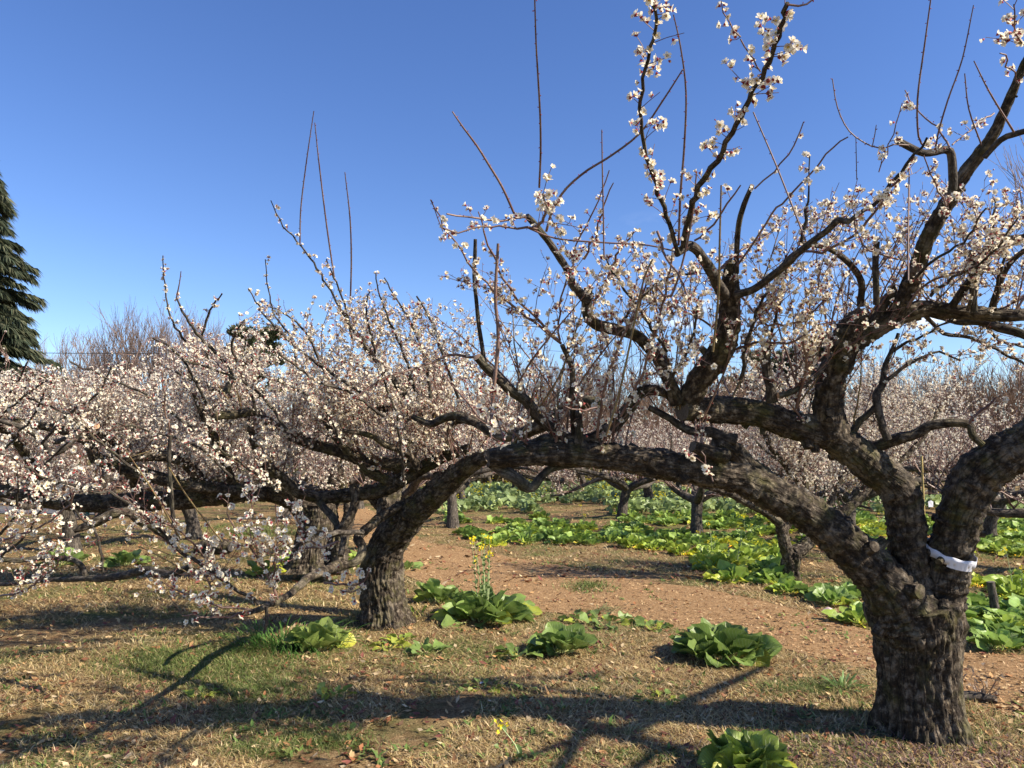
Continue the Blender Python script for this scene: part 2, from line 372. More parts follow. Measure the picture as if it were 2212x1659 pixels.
def shoot(p, d, L, r0, r1, n=7, wig=.12, up=.25):
    P = [np.asarray(p, float)]; d = nrm(d); st = L / (n - 1)
    for i in range(n - 1):
        d = nrm(d + RNG.normal(size=3) * wig + np.array((0, 0, up)) / n); P.append(P[-1] + d * st)
    return np.array(P), np.linspace(r0, r1, n)
def branchy(cr, P, r, nsub, Ls, dens, gap=.05, spur=.05, lvl=1, up=.3, bloom=.8, bud_p=.12):
    """side shoots off P, each dressed with flowers"""
    for _ in range(nsub):
        i = random.randint(max(1, len(P) // 6), len(P) - 1); T = nrm(P[i] - P[i - 1])
        o = nrm(np.cross(T, RNG.normal(size=3))); d = nrm(T * .7 + o * .8 + np.array((0, 0, up)))
        L = Ls * random.uniform(.35, 1.0); rr = min(r[i] * .7, .0016 + L * .0028)
        n = max(4, int(L / .07)); Q, q = shoot(P[i], d, L, rr, .0013, n, .13, up)
        if cr.keepfn is not None and not cr.keepfn(Q[-1:])[0]: continue
        cr.twig(Q, q, random.random() < .12)
        if random.random() < bud_p: cr.buds(Q, q)
        else: cr.dress(Q, q, gap, dens, spur, bloom)
        if lvl > 0 and L > .22: branchy(cr, Q, q, random.randint(1, 3), Ls * .5, dens, gap, spur, lvl - 1, up, bloom, bud_p)
Crown.keepfn = None

# ------------------------------------------------------------------ traced trees
def parse(txt):
    out = []
    for line in txt.strip().splitlines():
        line = line.split('#')[0].strip()
        if not line: continue
        h, b = line.split('|'); h = h.split(); kind, z0, z1 = h[0], float(h[1]), float(h[2]); opts = h[3:]
        P = []; Rr = []
        pts = [tuple(map(float, q.split(','))) for q in b.split()]
        xy = np.array([q[:2] for q in pts]); s = np.concatenate(([0], np.cumsum(np.linalg.norm(np.diff(xy, axis=0), axis=1)))); s /= s[-1]
        lr = pts[0][2]
        for q, t in zip(pts, s):
            lr = q[2] if len(q) > 2 else lr
            p, mpp = at(q[0], q[1], z0 + (z1 - z0) * t); P.append(p); Rr.append(lr * mpp)
        Rr = np.array(Rr); px = np.array([q[2] if len(q) > 2 else 0 for q in pts])
        if kind in 'BW': Rr = Rr * .62
        elif kind == 'L': Rr = Rr * np.interp(Rr, (.01, .05), (.80, .95))
        out.append((kind, np.array(P), Rr, opts))
    return out
LIMBS = {}
def build_traced(root, org, txt, cr, sprout=1.0, spL=.6, dens=.8, trunkname='trunk'):
    k = 0
    for kind, P, r, opts in parse(txt):
        k += 1; cut = 'cut' in opts; old = 'old' in opts; cm = [BARK, BARK2, CUT, OLDCUT]; cmi = 2 if cut else (3 if old else None)
        if kind in 'TL':
            R0 = r.max(); step = .011 if R0 > .05 else (.025 if R0 > .02 else .035)
            Q, q = resample(P, r, step); nk = 150 if R0 > .14 and kind == 'T' else (64 if R0 > .05 else (20 if R0 > .02 else 10))
            if kind == 'T': Q, q = resample(P, r, .012)
            if kind == 'L' and R0 < .05:      # natural waver
                ax = np.array([[noise.noise(Vector((k * 9.1, a * .21, c * 5.0))) for c in range(3)] for a in range(len(Q))]); wv = .35 * q[:, None]
                en = np.minimum(1, np.minimum(np.arange(len(Q)), np.arange(len(Q))[::-1] + (4 if not cmi else 4)) / 4)[:, None]; Q = Q + ax * wv * en
            mb = MB(); m = 0 if R0 > .033 else 1
            LIMBS.setdefault(root.name, []).append((Q, q))
            tube(mb, Q, q, nk, m, rough=1.0 if R0 > .02 else .6, cap=True, capmat=cmi, knob=.10 if R0 < .09 else .05, seed=k, flare=.45 if kind == 'T' else 0)
            if kind == 'L' and R0 > .045 and 'off' not in opts:       # knots and old pruning stubs
                for _ in range(int(len(Q) * .011 * 3.2) + 2):
                    i = random.randint(6, len(Q) - 6); T = nrm(Q[i] - Q[i - 1]); o = nrm(np.cross(T, RNG.normal(size=3))); kr = q[i] * random.uniform(.16, .34); ln = q[i] * random.uniform(.12, .5)
                    a_ = Q[i] + o * q[i] * .6; d_ = nrm(o + T * random.uniform(-.5, .5)); tube(mb, np.array([a_, a_ + d_ * q[i] * .35, a_ + d_ * (q[i] * .42 + ln)]), [kr * 1.7, kr * 1.2, kr], 14, m, rough=.9, capmat=None, seed=i)
            mb.build('trunk' if kind == 'T' else 'limb', cm, root, origin=org)
            if 'bare' not in opts and kind == 'L':
                L = np.linalg.norm(np.diff(Q, axis=0), axis=1).sum(); n = int(L * 10 * sprout * (2 if 'rich' in opts else 1) + .5)
                for _ in range(n):
                    i = random.randint(len(Q) // 8, len(Q) - 1); T = nrm(Q[i] - Q[i - 1]); o = nrm(np.cross(T, RNG.normal(size=3)))
                    if o[2] < -.1: o[2] *= -.5
                    d = nrm(o * .7 + np.array((0, 0, .75)) + T * random.uniform(-.2, .6)); Ls = spL * random.uniform(.35, 1.25)
                    S, sr = shoot(Q[i] + o * q[i] * .7, d, Ls, .0018 + Ls * .0035, .0013, max(5, int(Ls / .07)), .12, .3)
                    if cr.keepfn is not None and not cr.keepfn(S[-1:])[0]: continue
                    cr.twig(S, sr, random.random() < .1); cr.dress(S, sr, .034, dens, .05, .8)
                    branchy(cr, S, sr, random.randint(2, 5), Ls * .7, dens, .034)
        else:
            Q, q = resample(P, r, .05); 
            if kind == 'B': Q[1:-1] += RNG.normal(size=(len(Q) - 2, 3)) * .004
            if q.max() > .006:
                mb = MB(); tube(mb, Q, q, 10 if q.max() > .009 else 7, 4, cap=True, rough=.25, seed=k)
                mb.build('branch', FMATS + [BARK2 if q.max() > .008 else TWIG], root, origin=org)
            else: cr.twig(Q, q, 'green' in opts)
            if kind == 'B':
                n = 0
                if 'nosub' not in opts:
                    L = np.linalg.norm(np.diff(Q, axis=0), axis=1).sum(); n = int(L * (15 if 'rich' in opts else 6) + .5)
                    branchy(cr, Q, q, n, .34 if 'rich' in opts else .22, dens, .034)
                big = 'big' in opts; cr.fs = 1.18 if big else 1.0; cr.dress(Q, q, (.024 if big else .042) if 'rich' not in opts else .028, .9 if not big else 1.25, .12 if big else .05, .85); cr.fs = 1.0
            else: cr.buds(Q, q, .04)

def fan(root, cr, n, Lr, box, tip, dens=.9, gap=.036, lean=.45, nsub=(5, 9), sub=.3, up=.95):
    """long one-year shoots rising off the limbs; box and tip are the parts of the crown that carry them"""
    L = LIMBS[root.name]; w = np.array([len(Q) for Q, q in L], float); w /= w.sum(); k = t = 0
    while k < n and t < n * 60:
        t += 1; Q, q = L[RNG.choice(len(L), p=w)]; i = random.randint(1, len(Q) - 1); x, y = proj(Q[i]); x, y = x[0], y[0]
        if not (box[0] < x < box[2] and box[1] < y < box[3]): continue
        d = nrm(np.array((random.gauss(0, lean), random.gauss(0, lean), up))); Ls = random.uniform(*Lr); r0 = min(.012, .0025 + Ls * .0052)
        P, r = shoot(Q[i], d, Ls, r0, .0014, max(6, int(Ls / .06)), .075, .15)
        tx, ty = proj(P[-1:])
        if ty[0] < np.interp(tx[0], *tip): continue
        cr.twig(P, r, random.random() < .12); k += 1
        cr.dress(P, r, gap, dens, .05, .82); branchy(cr, P, r, random.randint(*nsub), sub, dens, gap)
# ================================================================== main plum tree
def sil(xs, ys): return lambda P: (lambda q: q[1] > np.interp(q[0], xs, ys))(proj(P))
def keepA(P):
    x, y = proj(P)
    top = np.interp(x, (900, 1100, 1200, 1330, 1480, 1560, 1640, 1700, 1850, 1950, 2050, 2212), (600, 545, 500, 470, 560, 480, 470, 420, 380, 330, 380, 380))
    low = np.interp(x, (900, 1000, 1100, 1300, 1500, 1700, 1830, 1900, 2000, 2100, 2212), (960, 985, 960, 940, 860, 850, 850, 800, 800, 850, 850))
    hole = (x > 1480) & (x < 1560) & (y < 500)
    return (y > top) & (y < low) & ~hole
MAIN = '''
T 4.42 4.36 | 1990,1590,88 1988,1560,85 1986,1500,82 1983,1440,82 1981,1390,86 1978,1340,94 1970,1300,96
L 4.36 3.85 bare | 1978,1410,60 1960,1335,76 1935,1290,66 1897,1243,52 1850,1196,48 1800,1150,46 1740,1106,42 1680,1073,40 1600,1034,37 1520,1017,34 1450,1008,33 1380,995,31 1300,983,30 1200,978,28 1120,984,26 1055,988,21
L 4.42 4.05 bare | 1982,1420,50 1980,1340,66 1972,1260,46 1962,1190,41 1955,1110,40 1940,1055,42 1890,1012,40 1845,975,38 1790,940,35 1700,915,32 1620,890,30 1540,884,31
L 4.05 3.95 bare old | 1560,888,29 1520,884,28 1472,886,26
L 4.46 3.75 bare | 1998,1440,50 2012,1345,60 2034,1270,52 2052,1195,47 2078,1105,46 2108,1035,50 2160,990,50 2215,958,46 2300,900,42 2400,850,38 2520,800,32
L 3.97 3.55 bare | 1483,872,25 1515,815,27 1555,762,29 1574,705,26 1577,650,23 1578,605,19 1580,565,14
L 3.58 3.25 bare | 1566,640,15 1548,610,14 1528,573,13 1510,543,12 1490,530,12 1475,540,11 1464,549,9
B 3.25 2.15 big nosub | 1466,548,8 1450,500,8 1430,430,8 1405,370,8 1390,300,7 1384,220,6.5 1393,150,6 1413,85,6 1419,40,6 1403,0,5.5 1390,-50,5
B 3.25 2.05 big nosub | 1477,532,12 1489,465,11 1509,405,10.5 1550,345,10 1590,270,9.5 1625,200,9 1662,130,9 1686,60,9 1701,8,8.5
W 2.05 2.05 | 1703,10,4 1725,13,4 1743,9,3.5 1760,-4,3
B 2.3 2.2 nosub | 1600,80,3 1585,62,3 1565,30,2.5 1558,2,2.2
B 2.3 2.15 nosub | 1643,155,3 1620,115,3 1600,85,3
W 3.3 2.7 | 1466,530,4.5 1470,420,4.5 1478,320,4 1482,200,3.5 1470,100,3 1455,32,2.2
L 3.55 2.9 bare | 1590,636,11 1615,630,10 1640,618,9.5 1700,570,9.5 1743,531,9 1790,495,8.5 1811,476,8.5 1834,479,7.5
B 2.95 2.75 rich | 1834,479,7.5 1888,441,7 1943,377,6 1972,336,5 2003,297,4
B 3.1 2.75 rich | 1741,543,5 1775,543,5 1843,513,5 1888,460,5 1925,410,4.5 1944,388,4
L 3.55 3.2 bare old | 1591,590,7 1592,555,7 1595,491,7 1607,441,7 1625,400,6
B 3.4 2.9 nosub | 1592,575,4 1643,502,4 1695,434,3.6 1747,377,3.2 1798,320,3 1832,296,2.5
B 3.1 2.9 nosub | 1630,408,3 1669,372,3 1716,315,2.8 1736,263,2
W 2.9 2.9 | 1627,242,2.5 1674,351,3 1705,429,3 1741,522,3.5
B 3.2 3.1 rich | 1731,524,7 1738,475,6 1747,414,3 1749,336,2
L 4.15 3.9 bare | 1795,935,40 1790,880,34 1799,810,31 1818,745,30 1845,697,24 1868,676,19
L 4.0 3.85 bare | 1815,800,24 1838,748,23 1880,715,24 1925,690,24 1985,668,20 2050,672,18 2112,677,17 2215,680,15 2350,660,12
L 3.95 3.0 bare | 1925,700,22 1948,655,19 1976,590,19 2004,514,18 2043,445,17.5 2073,393,16.5 2096,358,16 2143,295,14 2175,227,12 2195,180,11 2212,140,10 2250,60,8 2270,-30,6
L 3.35 3.2 bare cut | 2058,410,11 2059,370,11 2056,336,10.5 2043,323,10 1997,330,9.5 1961,313,9 1938,301,8.5
L 3.97 3.9 bare old | 1880,705,14 1892,678,14 1908,655,14 1927,632,11 1924,616,9
L 3.95 3.6 cut | 1858,660,9 1861,609,8.5 1834,568,8.5 1798,541,7.5 1760,530,7 1728,524,7
L 3.8 3.7 old | 1893,658,8 1892,600,8 1893,522,8
L 3.8 3.7 old bare | 2104,675,9 2102,620,8.5 2096,541,8.5
L 3.9 3.5 rich | 2057,662,10 2097,600,10 2125,545,10 2160,520,8 2230,510,7 
L 3.85 3.6 rich | 2140,675,9 2165,600,8 2190,560,7 2240,520,6
L 4.3 4.1 rich | 1990,668,12 2060,690,11 2140,700,12 2250,740,10
B 3.7 3.2 rich | 1978,600,6 2020,560,5 2080,520,4 2130,450,3
B 3.7 3.2 rich | 2010,640,6 2060,600,5 2130,560,4 2200,470,3
B 3.8 3.3 rich | 2090,670,6 2110,600,5 2140,520,4 2150,430,3
B 3.8 3.3 rich | 2150,670,6 2160,600,5 2180,520,4 2190,440,3
B 3.8 3.5 rich | 1960,665,5 1990,620,4 2060,590,4 2140,580,3
B 3.4 3.2 rich | 1940,560,4 1880,540,3 1850,500,2.5 1840,440,2
W 3.0 2.7 | 1998,318,3.6 1984,295,3.5 1982,213,3.5 1998,91,3 2011,-5,2.4
W 3.0 2.7 | 2022,330,3.4 2025,295,3.2 2047,218,3 2079,127,2.6 2103,11,1.8
B 3.2 2.9 nosub | 1955,195,2 1979,236,2.5 2025,273,3 2052,322,4
W 3.1 3.0 | 1963,314,3 1931,312,2.6 1913,319,2.6 1881,315,2.4 1835,284,2.3 1809,232,2.2 1798,170,1.8
B 3.1 3.0 nosub | 1898,372,2.5 1918,330,2.5 1935,270,2.4 1949,222,2
W 3.1 3.0 | 1884,318,2 1890,290,2 1893,270,1.6
W 3.1 3.0 | 1851,388,2 1850,340,2 1849,296,1.6
W 3.0 2.8 | 1964,367,2.5 1962,476,3 1962,606,3
B 3.1 2.9 nosub | 2147,245,3.5 2111,268,3 2057,313,3
W 3.0 2.8 | 2120,313,3 2093,236,2.6 2084,159,2
W 3.0 2.7 | 2190,285,4 2138,200,3 2104,132,2
L 3.2 3.0 bare | 2127,340,7 2161,303,8 2190,290,8 2240,275,8
B 2.9 2.7 | 2200,180,3 2175,130,3 2160,115,2.4
B 2.9 2.7 big | 2215,100,3 2195,60,3 2190,10,2.4
B 3.3 3.2 nosub | 2043,445,3 2020,395,2.6 1995,335,2.2
L 3.95 3.9 bare old | 1669,870,14 1658,800,12 1653,742,12
L 3.9 3.85 bare cut | 1795,765,7 1770,800,8 1735,832,8 1700,850,8 1682,853,7.5
B 3.9 3.5 rich | 1660,750,6 1675,690,5 1690,620,4 1700,560,3
L 4.25 3.95 bare | 1830,985,16 1880,968,15 1920,955,14 1970,939,13 2013,920,11.5 2056,913,11 2094,918,10.5 2101,940,9.5 2124,962,8
B 3.95 3.9 | 2095,915,5 2107,895,5 2130,880,5 2150,860,3
L 4.1 4.1 bare | 1917,950,11 1905,915,10 1896,880,10 1894,850,10 1905,832,9 1910,795,7 1926,760,6 1940,720,5
B 4.1 4.1 rich | 1905,835,8 1930,808,7 1960,788,6 1995,770,5 2030,760,4 2075,778,3
B 4.1 4.0 rich | 1926,760,7 1960,740,5 2010,715,4 2060,690,3
B 4.3 4.5 rich | 1990,672,8 2040,720,7 2100,730,6 2180,770,5 2240,800,4
B 4.3 4.5 rich | 2050,690,7 2120,700,6 2170,740,5 2230,750,4
L 4.1 4.2 | 1890,880,8 1850,920,9 1830,960,10
L 4.2 4.0 bare | 1655,1045,30 1615,1010,24 1585,975,22 1545,955,17
L 3.98 3.9 bare old | 1568,985,18 1530,975,17 1497,965,14
L 4.0 4.0 bare | 1590,950,14 1540,935,13 1490,930,10 1440,900,9 1400,880,7
L 4.0 3.95 bare | 1470,868,13 1440,850,13 1400,843,13 1368,862,15 1352,893,16 1312,930,17 1274,950,16 1205,948,15 1153,957,13 1105,965,10
L 3.95 3.7 bare | 1463,872,17 1446,822,15 1424,779,15 1373,724,14 1325,711,14 1278,695,14 1267,663,13 1270,632,13
L 3.72 3.7 bare cut | 1268,645,12 1271,622,11
L 3.7 3.35 bare | 1268,650,12 1239,616,11 1218,569,10 1184,521,9 1158,487,9 1138,466,8
L 3.95 3.6 bare cut | 1215,945,14 1165,905,13 1141,870,13 1098,840,12.5 1062,803,12 1029,771,11
L 3.65 3.5 bare | 1046,780,6 1037,720,6 1032,680,6 1025,600,5.5 1027,517,5
B 3.7 3.4 rich | 1030,770,5 982,766,5 930,784,4.5 883,801,4 818,822,3.5 767,861,3
L 3.9 3.85 bare | 1249,955,12 1252,920,10 1250,890,9
L 3.95 3.7 rich | 1240,940,8 1236,860,8 1235,797,7.5 1214,745,6
B 3.7 3.2 rich | 1212,742,5 1141,685,4.5 1076,638,4 1025,582,3.5 973,509,3 930,431,2.2
B 3.7 3.3 rich | 1212,742,5 1115,642,4.5 1072,565,4 1046,500,3 1033,457,2
B 3.7 3.4 rich | 1210,735,4 1209,659,3.5 1230,590,3 1245,540,2.5
B 3.8 3.4 rich | 1290,945,5 1300,860,5 1330,760,4.5 1370,680,4 1400,600,3
B 3.8 3.4 rich | 1340,900,5 1390,800,5 1420,700,4.5 1440,620,4 1452,550,3
B 3.8 3.4 rich | 1430,850,6 1480,770,5 1500,700,4.5 1510,640,3
B 3.9 3.5 rich | 1440,760,6 1400,700,5 1360,640,4.5 1330,600,4 1310,560,3
B 3.9 3.4 rich | 1265,690,5 1300,620,4.5 1340,540,4 1370,500,3
B 3.9 3.4 rich | 1330,712,6 1380,650,5 1440,600,4.5 1500,590,3
B 3.9 3.5 rich | 1600,820,7 1615,740,6 1640,660,5 1680,600,4 1700,550,3
B 3.9 3.5 rich | 1600,640,5 1660,700,4 1730,690,4 1790,640,3
B 3.9 3.5 rich | 1560,770,5 1630,740,4.5 1700,740,4 1770,700,3
B 3.9 3.5 rich | 1720,880,5 1740,800,5 1735,720,4 1760,640,3 1770,580,2.5
B 3.2 2.95 rich | 1136,468,5 1080,474,4 1030,475,3.5 965,462,3
B 3.1 2.95 | 1160,495,5 1100,490,4 1040,490,3 990,500,3 957,492,2.6
W 3.2 3.1 nosub | 957,500,2 945,470,2 932,432,1.6
B 3.3 2.9 big rich | 1160,490,6 1180,455,5 1172,420,4
W 2.95 2.2 | 1165,405,4 1168,330,4 1167,250,4 1162,160,3.6 1158,90,3.2 1155,-10,2.8
W 3.2 2.9 | 1112,465,4.6 1085,405,4.6 1058,360,4.4 1030,315,4 1000,275,3.4 977,241,2.4
W 3.3 2.7 | 1180,500,5 1195,450,4.6 1225,405,4.4 1270,367,4.2 1310,343,4 1380,290,3.8 1430,220,3.4 1475,150,2.6
W 3.4 3.3 | 1140,492,3.5 1200,515,3.4 1300,524,3.2 1400,530,3 1465,545,3
W 3.3 3.1 | 1305,560,3 1303,450,3 1301,350,2.6 1300,280,2
B 3.5 3.2 | 1262,560,3.6 1290,500,3.4 1310,430,3 1325,395,2
B 3.5 3.2 | 1230,560,3 1275,470,3 1316,368,2.2
W 3.3 3.15 green | 1059,930,6 1065,857,6.5 1076,728,6.5 1070,642,6 1076,526,5
W 3.4 3.2 green | 1310,940,4 1340,840,4 1370,700,4 1392,600,3.6 1410,560,3
W 3.3 3.0 | 1420,620,4 1450,640,4 1490,500,3.4 1505,370,2.6
W 3.3 3.1 green | 1540,760,4.4 1552,640,4.4 1555,520,4 1558,400,3
B 3.3 3.1 | 1500,520,4 1530,500,4 1570,440,3.6 1600,400,2.6
B 3.3 3.1 rich | 1420,500,5 1440,560,4.6 1470,600,4 1490,660,3
L 3.9 4.0 bare | 1054,1000,10 1097,1022,14 1130,1047,15 1148,1052,13 1168,1030,11 1193,1011,10 1244,1003,9 1300,1000,9
L 4.2 4.9 bare | 1300,872,14 1262,870,15 1216,890,16 1165,922,16 1120,938,15 1077,940,14 1030,912,13 975,900,11 930,915,9 890,900,7
L 4.0 4.1 bare | 1470,990,10 1430,975,10 1395,978,9 1360,960,7
B 2.75 2.5 big | 1075,850,3.6 1065,900,3.2 1062,950,2.6
B 3.3 3.2 big nosub | 1290,880,4 1250,885,3 1215,875,2
B 3.4 3.4 big nosub | 1540,1040,3 1525,1000,3 1515,975,2
'''
trunk_base = gnd(1988, 1552)
rootA = empty('plum_tree', trunk_base, 'old gnarled plum tree with a thick forked trunk and white tape round its right limb', 'tree', 'blossoming plum trees of the orchard')
crA = Crown(.0275); crA.keepfn = keepA
build_traced(rootA, trunk_base, MAIN, crA, sprout=.55, spL=.4, dens=.72)
TA = ((900, 1000, 1100, 1200, 1330, 1480, 1560, 1640, 1700, 1850, 1950, 2050, 2212), (590, 560, 520, 500, 470, 580, 500, 500, 440, 400, 400, 400, 400))
fan(rootA, crA, 34, (.4, 1.05), (1040, 560, 1520, 1000), TA, nsub=(2, 5), sub=.22, dens=.7)
fan(rootA, crA, 20, (.3, .9), (1500, 480, 1860, 930), TA, lean=.6, nsub=(2, 4), sub=.22, dens=.7)
fan(rootA, crA, 12, (.3, .8), (1860, 450, 2260, 760), TA, lean=.5, nsub=(2, 4), sub=.22, dens=.7)
fan(rootA, crA, 46, (.35, .95), (1040, 520, 1900, 950), TA, nsub=(3, 7), sub=.25, dens=.28, lean=.45)
fan(rootA, crA, 14, (.35, .8), (1880, 480, 2260, 760), TA, nsub=(3, 6), sub=.25, dens=.3, lean=.45)
# unseen limbs right of frame and overhead, added to cast shadows on the foreground
for pts, r0, r1 in ((((2.75, 3.75, 2.0), (3.6, 3.3, 2.5), (4.4, 2.9, 2.9), (5.2, 2.7, 3.4)), .085, .03), (((2.9, 4.2, 2.45), (3.7, 3.9, 2.7), (4.8, 3.5, 3.0), (5.4, 3.0, 3.3)), .05, .02),
                    (((3.4, 3.45, 2.4), (3.6, 2.5, 2.8), (3.1, 1.8, 3.2), (1.9, 1.6, 3.35), (.8, 1.35, 3.4), (-.3, 1.5, 3.5)), .03, .012), (((3.6, 2.5, 2.8), (3.0, 1.2, 3.1), (1.8, .7, 3.2), (.8, .3, 3.3)), .028, .012), (((3.1, 1.8, 3.2), (2.2, 2.05, 3.25), (1.3, 2.2, 3.45), (.2, 2.1, 3.6)), .022, .01), (((4.4, 2.9, 2.9), (3.9, 1.9, 3.0), (3.2, 1.1, 2.8), (2.3, .8, 2.7)), .026, .01), (((3.6, 3.3, 2.5), (3.4, 2.3, 3.1), (2.4, 1.9, 3.3), (1.5, 1.9, 3.5)), .022, .01), (((3.9, 3.1, 2.7), (4.8, 3.9, 2.8), (5.6, 4.4, 3.0)), .05, .02), (((3.2, 3.5, 2.2), (4.2, 2.6, 2.3), (5.4, 2.2, 2.5)), .06, .02), (((3.6, 2.9, 2.25), (4.2, 1.9, 2.4), (5.0, 1.2, 2.6)), .04, .015)):
    Q, q = resample(pts, np.linspace(r0, r1, len(pts)), .06); mb = MB(); tube(mb, Q, q, 14, 0, rough=.6); mb.build('limb', [BARK, BARK2], rootA, origin=trunk_base)
    sv, crA.keepfn = crA.keepfn, lambda P: proj(P)[0] > 2260
    branchy(crA, Q, q, 9, .7, .7, .06)
    crA.keepfn = lambda P: (lambda a_: (a_[1] < -60) | (a_[0] > 2260) | (P[:, 1] < .3))(proj(P)); branchy(crA, Q, q, 12, .8, .5, .06); crA.keepfn = sv
crA.build(rootA, origin=trunk_base)
# pruning scar low on the right limb
mb = MB(); P, mpp = at(2022, 1252, 4.27); tube(mb, np.array((P + (0.02, .10, 0), P + (0, .02, .0), P + (-.004, -.004, 0))), [.07, .065, .05], 24, 0, rough=.2, capmat=1, seed=3)
mb.build('pruning_scar', [BARK, mat('dark_scar', twig_b((.028, .025, .024), (.06, .055, .052), .8, .1))], rootA, origin=trunk_base)

